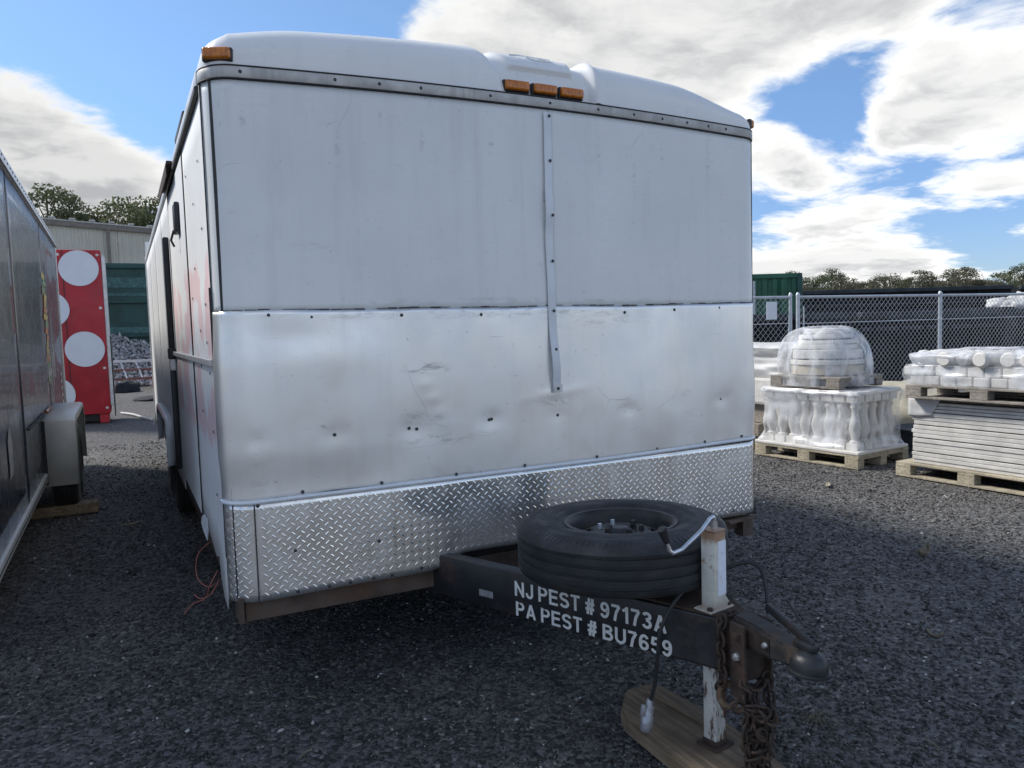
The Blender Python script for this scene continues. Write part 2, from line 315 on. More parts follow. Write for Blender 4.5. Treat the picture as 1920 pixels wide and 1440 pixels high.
M['pine'] = leaf_mat('pine_needles', (0.065, 0.080, 0.042), (0.17, 0.19, 0.10))
M['pine2'] = leaf_mat('dull_pine_needles', (0.080, 0.085, 0.052), (0.20, 0.20, 0.12))
M['bare'] = leaf_mat('bare_twigs', (0.060, 0.060, 0.040), (0.15, 0.14, 0.095))
M['sand'] = mat('pale_sand', (0.40, 0.37, 0.29), 0.95, var=0.15, vscale=8, bump=0.6, bscale=60)
M['rack'] = mat('red_brown_rack', (0.22, 0.10, 0.08), 0.6, var=0.2)
M['rackw'] = mat('white_rack', (0.68, 0.66, 0.63), 0.6, var=0.1)
M['leafdry'] = mat('dry_leaf', (0.20, 0.17, 0.12), 0.8, var=0.25, vscale=30)
M['rag'] = mat('dark_rag', (0.02, 0.02, 0.025), 0.9, var=0.3)
M['sack'] = mat('white_sack', (0.56, 0.56, 0.55), 0.6, var=0.08, vscale=5, bump=0.4, bscale=14)
def ground_fn(t, b, co, c):
    big = t.noise(co, 0.35, 5, 0.6)
    big = t.math('ADD', t.math('MULTIPLY', big, 0.6), t.math('MULTIPLY', t.noise(t.vmath('MULTIPLY', co, (1.6, 0.35, 1.0)), 1.3, 4, 0.6), 0.4))
    c = t.mix(t.mr(big, 0.38, 0.64), (0.058, 0.056, 0.053), (0.122, 0.116, 0.106))
    c = t.mix(t.math('MULTIPLY', t.mr(t.noise(t.vmath('MULTIPLY', co, (1.0, 0.5, 1.0)), 0.9, 6, 0.65), 0.50, 0.68), 0.55), c, (0.15, 0.132, 0.108))
    v = t.n('ShaderNodeTexVoronoi'); v.inputs['Scale'].default_value = 58; t.link(co, v.inputs['Vector'])
    hs = t.sep(v.outputs['Color'])
    c = t.mix(t.mr(hs[0], 0.0, 1.0, 0.0, 0.8), t.mix(0.60, c, (0.020, 0.020, 0.022)), t.mix(0.5, c, (0.38, 0.37, 0.36)))
    white = t.math('GREATER_THAN', hs[1], 0.975)
    c = t.mix(t.math('MULTIPLY', white, 0.7), c, (0.36, 0.35, 0.32))
    far = t.noise(co, 14, 8, 0.75)
    c = t.mix(t.math('MULTIPLY', t.mr(far, 0.42, 0.72), 0.35), c, (0.13, 0.125, 0.115))
    bn = t.n('ShaderNodeBump'); bn.inputs['Strength'].default_value = 1.0; bn.inputs['Distance'].default_value = 0.012
    h = t.math('SUBTRACT', 1.0, v.outputs['Distance'])
    t.link(t.math('ADD', h, t.math('MULTIPLY', far, 1.5)), bn.inputs['Height']); t.link(bn.outputs[0], b.inputs['Normal'])
    return c
M['ground'] = mat('dark_crushed_gravel', (0.05, 0.05, 0.05), 0.85, fn=ground_fn, spec=0.3)
def tone_mat(name, stops, rough=0.75):
    m = bpy.data.materials.new(name); m.use_nodes = True
    t = NT(m.node_tree); b = m.node_tree.nodes['Principled BSDF']
    at = t.n('ShaderNodeAttribute'); at.attribute_name = 'tone'
    r = t.n('ShaderNodeValToRGB'); t.link(at.outputs['Fac'], r.inputs[0])
    e = r.color_ramp.elements
    e[0].position, e[0].color = stops[0][0], (*stops[0][1], 1); e[1].position, e[1].color = stops[-1][0], (*stops[-1][1], 1)
    for p, c in stops[1:-1]: x = e.new(p); x.color = (*c, 1)
    t.link(r.outputs[0], b.inputs['Base Color']); b.inputs['Roughness'].default_value = rough; b.inputs['Specular IOR Level'].default_value = 0.35
    return m
M['stones'] = tone_mat('loose_gravel', [(0, (0.020, 0.019, 0.018)), (0.45, (0.080, 0.077, 0.072)), (0.8, (0.185, 0.178, 0.165)), (0.92, (0.34, 0.325, 0.30)), (0.97, (0.52, 0.505, 0.47)), (1, (0.66, 0.645, 0.61))])
M['rubble'] = tone_mat('pale_rubble', [(0, (0.25, 0.24, 0.24)), (1, (0.55, 0.53, 0.52))])

# ------------------------------------------------------------------ mesh helpers
class MB:
    def __init__(s): s.v = []; s.f = []; s.tone = None
    def add(s, vs_, fs, mtx=None):
        o = len(s.v)
        for p in vs_:
            q = Vector(p)
            if mtx is not None: q = mtx @ q
            s.v.append(tuple(q))
        s.f += [tuple(i+o for i in f) for f in fs]; return s
    def box(s, x0, x1, y0, y1, z0, z1, mtx=None):
        v = [(x, y, z) for z in (z0, z1) for y in (y0, y1) for x in (x0, x1)]
        return s.add(v, [(0, 2, 3, 1), (4, 5, 7, 6), (0, 1, 5, 4), (2, 6, 7, 3), (0, 4, 6, 2), (1, 3, 7, 5)], mtx)
    def bbox(s, x0, x1, y0, y1, z0, z1, bev=0.004, mtx=None, seg=2):
        bm = bmesh.new(); bmesh.ops.create_cube(bm, size=1)
        for v in bm.verts: v.co = Vector(((x0+x1)/2+v.co.x*(x1-x0), (y0+y1)/2+v.co.y*(y1-y0), (z0+z1)/2+v.co.z*(z1-z0)))
        bmesh.ops.bevel(bm, geom=list(bm.edges), offset=bev, segments=seg, affect='EDGES', profile=0.5)
        bm.verts.index_update()
        s.add([v.co.copy() for v in bm.verts], [tuple(v.index for v in f.verts) for f in bm.faces], mtx); bm.free(); return s
    def prism(s, poly, z0, z1, mtx=None):
        n = len(poly)
        v = [(x, y, z0) for x, y in poly] + [(x, y, z1) for x, y in poly]
        f = [tuple(range(n-1, -1, -1)), tuple(range(n, 2*n))] + [(i, (i+1) % n, n+(i+1) % n, n+i) for i in range(n)]
        return s.add(v, f, mtx)
    def tube(s, pts, r, seg=8, cap=True, mtx=None):
        pts = [Vector(p) for p in pts]; n = len(pts); vs_ = []; fs = []
        up = Vector((0, 0, 1)); prev = None
        for i, p in enumerate(pts):
            t = (pts[min(i+1, n-1)]-pts[max(i-1, 0)]).normalized()
            if prev is None:
                a = t.cross(up) if abs(t.z) < 0.95 else t.cross(Vector((1, 0, 0)))
            else: a = prev - t*prev.dot(t)
            a.normalize(); prev = a; b = t.cross(a)
            rr = r[i] if isinstance(r, (list, tuple)) else r
            for k in range(seg):
                an = 2*PI*k/seg; vs_.append(p + (a*math.cos(an)+b*math.sin(an))*rr)
        for i in range(n-1):
            for k in range(seg):
                fs.append((i*seg+k, i*seg+(k+1) % seg, (i+1)*seg+(k+1) % seg, (i+1)*seg+k))
        if cap: fs += [tuple(range(seg-1, -1, -1)), tuple((n-1)*seg+k for k in range(seg))]
        return s.add(vs_, fs, mtx)
    def lathe(s, prof, seg=24, mtx=None, closed=False):
        n = len(prof); vs_ = []; fs = []
        for k in range(seg):
            a = 2*PI*k/seg
            for r, z in prof: vs_.append((r*math.cos(a), r*math.sin(a), z))
        m = n if closed else n-1
        for k in range(seg):
            k2 = (k+1) % seg
            for i in range(m):
                j = (i+1) % n
                fs.append((k*n+i, k2*n+i, k2*n+j, k*n+j))
        return s.add(vs_, fs, mtx)
    def grid(s, rows):
        nr, nc = len(rows), len(rows[0]); v = [p for r in rows for p in r]
        return s.add(v, [(i*nc+j, i*nc+j+1, (i+1)*nc+j+1, (i+1)*nc+j) for i in range(nr-1) for j in range(nc-1)])
    def mesh(s, name, material, off=(0, 0, 0), smooth=False):
        me = bpy.data.meshes.new(name)
        v = [(p[0]-off[0], p[1]-off[1], p[2]-off[2]) for p in s.v]
        me.from_pydata(v, [], s.f); me.update()
        if material: me.materials.append(material)
        if smooth:
            me.polygons.foreach_set('use_smooth', [True]*len(me.polygons))
            if smooth != 'all': me.set_sharp_from_angle(angle=math.radians(38))
        return me
    def build(s, name, material, parent=None, smooth=False, local=False):
        off = (0, 0, 0) if (parent is None or local) else wloc(parent)
        o = bpy.data.objects.new(name, s.mesh(name, material, off, smooth)); col.objects.link(o)
        if parent is not None: o.parent = parent
        return o
def wloc(o):
    p = Vector(o.location)
    while o.parent is not None: o = o.parent; p = p + Vector(o.location)
    return p
def tag(o, label, cat, group=None, kind=None):
    if label: o['label'] = label
    if cat: o['category'] = cat
    if group: o['group'] = group
    if kind: o['kind'] = kind
    return o
def thing(name, label, cat, loc=(0, 0, 0), rotz=0, group=None):
    o = bpy.data.objects.new(name, None); col.objects.link(o); o.location = loc; o.rotation_euler = (0, 0, rotz)
    o.empty_display_size = 0.1
    return tag(o, label, cat, group)
def inst(name, me, parent, loc=(0, 0, 0), rot=None, scale=None, world=True):
    o = bpy.data.objects.new(name, me); col.objects.link(o)
    o.parent = parent
    o.location = Vector(loc) - (wloc(parent) if (world and parent is not None) else Vector((0, 0, 0)))
    if rot is not None: o.rotation_euler = rot
    if scale is not None: o.scale = scale
    return o
def solid(o, th, off=-1):
    m = o.modifiers.new('thickness', 'SOLIDIFY'); m.thickness = th; m.offset = off; return o
def sm(a, b, x):
    t = min(1, max(0, (x-a)/(b-a))); return t*t*(3-2*t)
def nz(x, y, z, s): return noise.noise(Vector((x*s, y*s, z*s)))

# ------------------------------------------------------------------ ground
def gh(x, y):
    d = math.hypot(x+1.5, y+2.9)
    k = max(0.0, 1-d/45)
    rut = sum(math.exp(-((x+0.12*math.sin(y*0.7)-c_)/0.16)**2) for c_ in (1.75, 3.35, -1.72))
    return (-0.014*rut + 0.012*nz(x, y, 0.3, 0.9) + 0.007*nz(x, y, 4.1, 2.7) + 0.004*nz(x, y, 2.2, 7.0))*k - 0.006
g = MB()
xs = sorted(set([round(-6+i*0.09, 4) for i in range(int(16/0.09))] + [-700, -300, -120, -60, -30, -18, -12, -8] + [10.5, 11.5, 13, 15, 18, 24, 35, 60, 120, 300, 700]))
ys = sorted(set([round(-5+i*0.09, 4) for i in range(int(15/0.09))] + [-700, -300, -100, -40, -20, -12, -8, -6] + [10.5, 11.5, 13, 15, 18, 22, 28, 35, 60, 120, 300, 700]))
g.grid([[(x, y, gh(x, y)) for x in xs] for y in ys])
o = g.build('ground', M['ground'], smooth='all'); o['kind'] = 'structure'

def stones_mesh(name, material, pos, size, tone, seed, flat=0.62):
    rng = np.random.default_rng(seed); n = len(pos)
    base = np.array([(1, 0, 0), (0, 1, 0), (-1, 0, 0), (0, -1, 0), (0, 0, 1), (0, 0, -1)], float)
    tri = np.array([(0, 1, 4), (1, 2, 4), (2, 3, 4), (3, 0, 4), (1, 0, 5), (2, 1, 5), (3, 2, 5), (0, 3, 5)])
    v = base[None]*rng.uniform(0.55, 1.25, (n, 6, 1)) + rng.uniform(-.22, .22, (n, 6, 3))
    v *= rng.uniform(0.6, 1.2, (n, 1, 3)); v[..., 2] *= flat
    # random tilt and spin
    a = rng.uniform(0, 2*np.pi, n); b = rng.normal(0, .45, n)
    ca, sa, cb, sb = np.cos(a), np.sin(a), np.cos(b), np.sin(b)
    x, y, z = v[..., 0], v[..., 1], v[..., 2]
    y, z = cb[:, None]*y-sb[:, None]*z, sb[:, None]*y+cb[:, None]*z
    x, y = ca[:, None]*x-sa[:, None]*y, sa[:, None]*x+ca[:, None]*y
    v = np.stack([x, y, z], -1)*size[:, None, None]*0.5 + pos[:, None, :]
    f = (tri[None] + (np.arange(n)*6)[:, None, None]).reshape(-1, 3)
    me = bpy.data.meshes.new(name)
    me.vertices.add(n*6); me.vertices.foreach_set('co', v.astype(np.float32).ravel())
    me.loops.add(len(f)*3); me.loops.foreach_set('vertex_index', f.astype(np.int32).ravel())
    me.polygons.add(len(f)); me.polygons.foreach_set('loop_start', np.arange(0, len(f)*3, 3, dtype=np.int32))
    me.update(calc_edges=True)
    at = me.attributes.new('tone', 'FLOAT', 'POINT'); at.data.foreach_set('value', np.repeat(tone, 6).astype(np.float32))
    me.materials.append(material)
    o = bpy.data.objects.new(name, me); col.objects.link(o); return o
rng = np.random.default_rng(3)
N = 170000
r = 1.2 + 10.5*rng.uniform(0, 1, N)**1.7
th = YAW + rng.uniform(-0.80, 0.80, N)
px_, py_ = CAM.x + r*np.sin(th), CAM.y + r*np.cos(th)
size = (0.0065 + 0.016*rng.uniform(0, 1, N)**2.6)*(1+0.07*r)
big_ = rng.uniform(0, 1, N) > 0.99; size[big_] *= 1.9
ok = np.array([nz(px_[i], py_[i], 7.7, 1.3) > -0.35 + 0.5*rng.uniform()-0.3 for i in range(N)])
px_, py_, size = px_[ok], py_[ok], size[ok]
pz_ = np.array([gh(px_[i], py_[i]) for i in range(len(px_))]) + size*0.10
tone = np.clip(rng.beta(1.2, 1.7, len(px_))*0.93, 0, 0.93); wm = rng.uniform(0, 1, len(px_)) > 0.990; tone[wm] = rng.uniform(.95, 1, wm.sum())
o = stones_mesh('loose_gravel', M['stones'], np.stack([px_, py_, pz_], -1), size, tone, 5)
tag(o, 'loose dark crushed gravel with pale chips covering the yard', 'gravel', kind='stuff')

# ------------------------------------------------------------------ main trailer
TR = thing('cargo_trailer', 'white enclosed cargo trailer with aluminium lower front and tread plate', 'trailer', O0)
HW = 1.295; RC = 0.10; LEN = 7.1
CX = 0.055      # centre line of tongue, strip and lights
def plan(u):    # arc length from the left end of the rounded front: u=0 at (-HW, RC)
    arc = RC*PI/2; flat = 2*(HW-RC)
    if u < 0: return (-HW, RC-u, -1, 0)
    if u < arc:
        a = u/RC; return (-HW+RC-RC*math.cos(a), RC-RC*math.sin(a), -math.cos(a), -math.sin(a))
    if u < arc+flat: return (-HW+RC+(u-arc), 0, 0, -1)
    if u < 2*arc+flat:
        a = (u-arc-flat)/RC; return (HW-RC+RC*math.sin(a), RC-RC*math.cos(a), math.sin(a), -math.cos(a))
    return (HW, RC+(u-2*arc-flat), 1, 0)
ARC = RC*PI/2; UTOT = 2*ARC+2*(HW-RC)
def u_of_x(x): return ARC + (x+HW-RC)
def useq(u0, u1):
    us = []; u = u0
    while u < u1-1e-6:
        us.append(u); x = plan(u)
        u += 0.012 if (u < ARC or u > UTOT-ARC-0.012) else 0.03
    us.append(u1); return us
def barch(x): return 0.030*(1-(x/HW)**2)
def sheet(name, material, u0, u1, zlo, zhi, proud=0.0, amp=0.002, rows=24, fn=None, thick=0.003, parent=TR):
    m = MB(); R_ = []
    us = useq(u0, u1)
    for j in range(rows+1):
        row = []
        for u in us:
            x, y, nx, ny = plan(u)
            a, b = (zlo(x) if callable(zlo) else zlo), (zhi(x) if callable(zhi) else zhi)
            z = a + (b-a)*j/rows
            d = proud + amp*(nz(x, 0.3, z, 1.7)+0.5*nz(x, 1.3, z, 4.0))
            if fn: d += fn(x, z)
            row.append((x+nx*d, y+ny*d, z))
        R_.append(row)
    m.grid(R_)
    o = m.build(name, material, parent, smooth='all'); return solid(o, thick)
ZB = lambda x: 2.318 + barch(x)
SX = 0.077
sheet('front_panel', M['white'], 0.0, u_of_x(SX), 1.50, ZB, 0.0, 0.0022)
sheet('front_panel', M['white'], u_of_x(SX), UTOT, 1.50, ZB, 0.0015, 0.0022)
SCREW_LOW = [(-1.181, 1.042), (-0.896, 1.036), (-0.597, 1.035), (-0.565, 1.03), (-0.243, 1.041), (-0.232, 1.043), (0.09, 1.035), (0.465, 1.036), (0.748, 1.038), (1.025, 1.042)]
SCREW_TOP = [(-1.117, 1.495), (-0.963, 1.485), (-0.611, 1.486), (-0.266, 1.482), (0.457, 1.479), (0.743, 1.487), (1.02, 1.493)]
def dents(x, z):
    d = 0.0
    for sx, sz in SCREW_LOW:
        q = ((x-sx)/0.05)**2+((z-sz)/0.045)**2
        d -= 0.0030*(0.25+0.75*abs(math.sin(sx*37.7)))*math.exp(-q*(0.6+2.2*abs(math.sin(sx*11.3))))
    xk = -0.60-0.16*sm(0.85, 1.5, z)+0.05*math.sin(z*7)
    d -= 0.022*max(0.0, xk-x)*sm(1.50, 1.40, z)*sm(-1.24, -1.02, x)
    d += 0.003*math.exp(-abs(x+0.42+0.5*(z-1.0))/0.012)*sm(1.0, 1.05, z)*sm(1.3, 1.2, z) + 0.0025*math.exp(-abs(z-1.13-0.1*(x-0.05))/0.010)*math.exp(-((x-0.08)/0.12)**2)
    d += 0.007*math.exp(-((x+1.03)/0.06)**2) - 0.004*math.exp(-((x+0.90)/0.05)**2)*sm(1.5, 1.0, z)
    d += 0.012*sm(-0.55, -0.85, x)*sm(0.85, 1.0, z)*sm(1.5, 1.3, z)*0.6
    d += 0.005*math.exp(-((x-0.55)/0.3)**2-((z-1.0)/0.2)**2)
    d += 0.010*math.exp(-((x-1.26)/0.07)**2-((z-1.05)/0.16)**2)
    return d
sheet('aluminium_panel', M['alu'], 0.012, UTOT-0.004, lambda x: 0.815+0.012*sm(0.3, 1.29, x), lambda x: 1.512+0.004*nz(x, 0, 0, 3), 0.005, 0.0030, 44, dents)
# dark caulk line where aluminium laps the white sheet, broken in places
m = MB()
for i in range(60):
    u = 0.02+i*(UTOT-0.04)/60; L = (UTOT-0.04)/60*RND.uniform(0.85, 1.02)
    if RND.random() < 0.12: continue
    h = RND.uniform(0.0007, 0.0026)
    pts = [plan(u+L*k/3) for k in range(4)]
    zz = 1.514+0.004*nz(pts[0][0], 0, 0, 3)+RND.uniform(-.001, .002)
    m.grid([[(x+nx*0.0065, y+ny*0.0065, zz+dz_) for x, y, nx, ny in pts] for dz_ in (-h, h)])
sl_ = solid(m.build('sealant_line', M['seal'], TR), 0.002); sl_['kind'] = 'stuff'
# bead between aluminium and tread plate
m = MB(); m.tube([(plan(u)[0]+plan(u)[2]*0.008, plan(u)[1]+plan(u)[3]*0.008, 0.814+0.012*sm(0.3, 1.29, plan(u)[0])) for u in useq(0.0, UTOT-0.02)], 0.0075, 8)
m.build('bead_trim', M['strip'], TR, smooth=True)
# tread plate
def zt(x):
    return 0.443 + 0.052*sm(-0.53, -0.36, x)*(1-sm(0.50, 0.66, x)) + 0.004*nz(x, 0, 0, 4)
UL = u_of_x(-1.200)
def tread(name, u0, u1, proud, lug_u0, lug_u1):
    p = sheet(name, M['tread'], u0, u1, zt, 0.812, proud, 0.0012, 14, None, 0.003)
    m = MB(); P = 0.0355; h = 0.0010
    lug = [(-.0135, 0, 0), (-.006, -.0042, 0), (.006, -.0042, 0), (.0135, 0, 0), (.006, .0042, 0), (-.006, .0042, 0), (-.0065, 0, h), (.0065, 0, h)]
    lf = [(0, 1, 6), (1, 2, 7, 6), (2, 3, 7), (3, 4, 7), (4, 5, 6, 7), (5, 0, 6)]
    i0, i1 = int(lug_u0/P)-1, int(lug_u1/P)+1
    for i in range(2*i0, 2*i1+2):
        for j in range(0, 12):
            u = i*P/2; z = 0.43+j*P+(P/2 if i % 2 else 0)
            x, y, nx, ny = plan(u)
            if u < lug_u0+0.011 or u > lug_u1-0.011 or z < zt(x)+0.012 or z > 0.798: continue
            an = math.radians(40 if i % 2 else -40)
            ca, sa = math.cos(an), math.sin(an)
            d = proud + 0.0012*(nz(x, 0.3, z, 1.7)+0.5*nz(x, 1.3, z, 4.0))
            V = []
            for a, b, c in lug:
                du, dzz = a*ca-b*sa, a*sa+b*ca
                xx, yy, nnx, nny = plan(u+du)
                V.append((xx+nnx*(d+c-0.0002), yy+nny*(d+c-0.0002), z+dzz))
            m.add(V, [f[::-1] for f in lf])
    l = m.build('tread_lugs', M['tread'], p); l.location = (0, 0, 0)
    for v in l.data.vertices: pass
    l['kind'] = 'stuff'
    return p
tread('tread_plate', UL, UTOT-0.085, 0.005, UL, UTOT-0.085)
tread('tread_plate_corner', 0.0, UL-0.003, 0.0025, 0.0, UL-0.003)
m = MB(); m.box(-1.2035, -1.2005, -0.0045, 0.004, 0.445, 0.808); m.build('plate_joint', M['seal'], TR)
# band under the roof cap
m = MB()
us = useq(0.0, UTOT)
for zz0, zz1, pr in ((0.0, 0.004, 0.007), (0.004, 0.050, 0.010), (0.050, 0.054, 0.007)): pass
rows = []
for dz_, pr in ((0.008, 0.002), (0.008, 0.007), (0.012, 0.009), (0.030, 0.0095), (0.044, 0.009), (0.048, 0.007), (0.048, 0.002)):
    rows.append([(plan(u)[0]+plan(u)[2]*pr, plan(u)[1]+plan(u)[3]*pr, 2.316+barch(plan(u)[0])+dz_) for u in us])
m.grid(rows); m.build('roof_band', M['band'], TR, smooth=True)
for dz_ in (0.006, 0.050):
    m = MB(); m.tube([(plan(u)[0]+plan(u)[2]*0.006, plan(u)[1]+plan(u)[3]*0.006, 2.316+barch(plan(u)[0])+dz_) for u in us], 0.0035, 6)
    m.build('band_gasket', M['seal'], TR, smooth=True)
# roof cap ------------------------------------------------------------------
def xcap_left(t): return -0.115 - 0.135*t
def cap_pt(u, t):
    """u along the plan outline, t 0..1 from band to roof"""
    x0, y0, nx, ny = plan(u)
    an = t*PI/2
    s = 0.185*(1-max(0.0, math.cos(an))**0.77)
    x, y = x0 - nx*s*0.95, y0 - ny*s
    if u < ARC or u > UTOT-ARC:   # keep the corner fair while it shrinks
        x, y = x0 - nx*s*0.95, y0 - ny*s*0.95
    zb = 2.372 + barch(x0); ztop = 2.535 + 0.080*(1-(x0/1.25)**2) - (0.026 if x0 < 0 else 0.072)*sm(0.80 if x0 > 0 else 0.95, 1.30, abs(x0))
    z = zb + (ztop-zb)*max(0.0, math.sin(an))**0.80
    # pressed recess in the middle of the cap with a raised pad
    d = 0.0
    if -HW+RC < x0 < HW-RC:
        a = sm(xcap_left(t)-0.03, xcap_left(t)+0.03, x0)*(1-sm(0.300, 0.335, x0))*sm(-0.1, 0.06, t+0.02)
        d -= 0.030*a
        xl = -0.085-0.11*max(0, t-0.35)
        b = sm(xl-0.012, xl+0.012, x0)*(1-sm(0.222, 0.240, x0))*sm(0.33, 0.36, t)
        d += 0.021*b
        ridge = math.exp(-((x0-0.338)/0.016)**2); d += 0.010*ridge
    nx3, ny3, nz3 = nx*math.cos(an), ny*math.cos(an), math.sin(an)
    return (x+nx3*d, y+ny3*d, z+nz3*d)
uc = []
u = 0.0
while u < UTOT:
    uc.append(u); x = plan(u)[0]
    u += 0.0135 if (u < ARC+0.01 or u > UTOT-ARC-0.02) else (0.008 if -0.32 < x < 0.4 else 0.03)
uc.append(UTOT)
ts = [i/48 for i in range(49)]
m = MB(); rows = []
ext = [(-HW+ (0.75*0.175*(1-math.cos(t*PI/2))), 0.9) for t in ts]
for t in ts:
    row = [cap_pt(u, t) for u in uc]
    a, b = row[0], row[-1]
    row = [(a[0], 0.95, a[2])] + row + [(b[0], 0.95, b[2])]
    rows.append(row)
m.grid(rows)
# close the top back to the roof
last = rows[-1]; nlast = len(last); base = len(m.v)-nlast
back = [(p[0], 0.95, p[2]) for p in last]
o_ = len(m.v); m.v += back
m.f += [(base+i, base+i+1, o_+i+1, o_+i) for i in range(nlast-1)]
cap = m.build('roof_cap', M['cap'], TR, smooth='all')
def cap_line(pts, r=0.0035, name='relief_line'):
    m = MB(); m.tube([Vector(cap_pt(u_of_x(x), t))+Vector((0, -0.001, 0.001)) for x, t in pts], r, 6)
    return m.build(name, M['cap'], cap, smooth=True)
emb = [(0.085+0.065*math.cos(a), 0.66+0.10*math.sin(a)) for a in [PI*1.0+i*PI*1.05/16 for i in range(17)]]
cap_line(emb)
cap_line([(-0.06+0.2*i/12, 0.66+0.13*math.sin(i/12*PI*0.85)) for i in range(13)])
cap_line([(0.075, 0.62), (0.11, 0.70), (0.135, 0.71), (0.105, 0.63), (0.12, 0.62), (0.155, 0.74)])
# roof behind the cap
m = MB(); rows = []
for y in (0.94, 2.5, 5, LEN):
    rows.append([(x, y, 2.40+0.19*(1-abs(x/HW)**6)-0.03*(x/HW)**2) for x in [HW*(-1+2*i/40) for i in range(41)]])
m.grid(rows); m.build('roof', M['cap'], TR, smooth='all')
# ---------------- marker lights
def marker(x, z, y, w=0.112, nx=0.0, ny=-1.0):
    an = math.atan2(nx, -ny)
    mt = Matrix.Translation((x, y, z)) @ Matrix.Rotation(an, 4, 'Z')
    m = MB(); m.bbox(-w/2, w/2, -0.030, 0.0, -0.020, 0.020, 0.009, mt, 3)
    for i in range(5): m.box(-w/2+0.012+i*0.018, -w/2+0.014+i*0.018, -0.031, -0.029, -0.014, 0.014, mt)
    l = m.build('marker_light', M['amber'], TR, smooth=True)
    m = MB(); m.bbox(-w/2-0.006, w/2+0.004, -0.012, 0.012, -0.025, 0.023, 0.004, mt); m.build('lamp_base', M['black'], l)
    return l
for x in (-0.060, 0.075, 0.208): marker(x, 2.408+barch(x)-0.004, 0.024)
marker(-1.238, 2.408, 0.022, 0.095, -0.42, -0.907)
marker(1.272, 2.408, 0.075, 0.09, 0.97, -0.24)
# ---------------- screws
m = MB(); m.lathe([(0.0001, 0.0035), (0.004, 0.003), (0.0062, 0.001), (0.0072, 0.0)], 8, Matrix.Rotation(PI/2, 4, 'X')); scr = m.mesh('screw', M['screw'], smooth=True)
def screws(lst, proud):
    for x, z in lst: inst('screw', scr, TR, (x, -proud, z), (0, RND.uniform(0, 6), 0))
screws([(x, 2.345+barch(x)) for x in (-1.171, -0.835, -0.664, -0.496, -0.194, 0.088, 0.333, 0.526, 0.686, 0.831, 0.961, 1.07)], 0.009)
screws(SCREW_TOP, 0.006); screws(SCREW_LOW, 0.003)
screws([(-1.027, 0.832), (-0.72, 0.83), (-0.402, 0.828), (-0.082, 0.83), (0.289, 0.83), (0.626, 0.835), (0.92, 0.839), (1.16, 0.845)], 0.007)
screws([(-1.065, 0.613), (-0.741, 0.6), (-1.063, 0.457), (-0.944, 0.455), (-0.863, 0.455), (-0.769, 0.455), (-0.695, 0.455), (-0.569, 0.462), (0.464, 0.60), (-1.19, 0.80), (0.9, 0.47), (1.1, 0.47)], 0.006)
# ---------------- centre strip, loose and bent at its lower end
m = MB(); rows = []
for i in range(41):
    z = 2.335 - (2.335-1.137)*i/40
    lift = 0.006 + 0.012*math.exp(-((z-1.92)/0.07)**2) + 0.016*sm(1.45, 1.25, z)*sm(1.137, 1.22, z) + 0.004
    xo = SX - 0.004 + 0.010*sm(1.45, 1.15, z) - 0.006*math.exp(-((z-1.85)/0.2)**2)
    rows.append([(xo-0.0215+0.0035*nz(0, 0, z, 6), -lift, z), (xo-0.0165, -lift-0.0025, z), (xo+0.0165, -lift-0.0025+0.002, z), (xo+0.0215, -lift*0.75+0.001, z)])
m.grid(rows); st = solid(m.build('seam_strip', M['strip'], TR, smooth=True), 0.0025, 1)
for z in (2.318, 2.131, 1.90, 1.706, 1.492, 1.325, 1.154): inst('screw', scr, TR, (SX+0.008*sm(1.45, 1.15, z), -0.017-0.012*math.exp(-((z-1.92)/0.07)**2)-0.008*sm(1.45, 1.25, z), z))
m = MB(); m.box(SX-0.011, SX+0.03, -0.022, -0.008, 1.137, 1.172); m.build('strip_end_clip', M['trim'], TR)
# ---------------- side walls
def side_sheet():
    m = MB(); ysl = [0.10, 0.16, 0.25, 0.38, 0.5, 0.7, 0.9, 1.0, 1.06]; 
    low = {0.10: 0.40, 0.16: 0.43, 0.25: 0.475, 0.38: 0.53, 0.5: 0.50, 0.7: 0.535, 0.9: 0.545, 1.0: 0.55, 1.06: 0.60}
    rows = []
    for k in range(13):
        rows.append([(-HW-0.0015*nz(0, y, k*.2, 2)-(0.012*math.exp(-((y-.2)/.12)**2) if k == 0 else 0), y, low[y]+(2.33-low[y])*k/12) for y in ysl])
    m.grid(rows)
    m.f = [f[::-1] for f in m.f]
    a = solid(m.build('side_panel', M['side'], TR, smooth='all'), 0.003)
    for (ya, yb) in ((2.28, 3.28), (3.29, 4.5), (4.51, 5.8), (5.81, LEN)):
        m = MB(); rows = []
        for k in range(15):
            row = []
            for q in range(9):
                y = ya+(yb-ya)*q/8
                lo = 0.47
                if 3.4 < y < 5.35: lo = 0.47+0.32*min(1, min(y-3.4, 5.35-y)/0.18)**0.5
                row.append((-HW-0.002*nz(0, y, k*.2, 1.5), y, lo+(2.33-lo)*k/14))
            rows.append(row)
        m.grid(rows); m.f = [f[::-1] for f in m.f]
        solid(m.build('side_panel', M['side'], TR, smooth='all'), 0.003)
side_sheet()
m = MB(); m.box(HW-0.004, HW, RC, LEN, 0.47, 2.335); m.build('right_side_wall', M['side'], TR)
m = MB(); m.box(-HW, HW, LEN-0.004, LEN, 0.47, 2.56); m.build('rear_wall', M['side'], TR)
m = MB(); m.box(-HW+0.02, HW-0.02, 0.06, LEN-0.02, 0.455, 0.475); m.build('floor_pan', M['black'], TR)
# dark inner board behind the sheets so no light leaks
m = MB(); m.box(-HW+0.02, HW-0.02, 0.03, 0.05, 0.46, 2.36); m.box(-HW+0.012, -HW+0.022, 0.11, LEN-0.02, 0.48, 2.33); m.build('inner_lining', M['black'], TR)
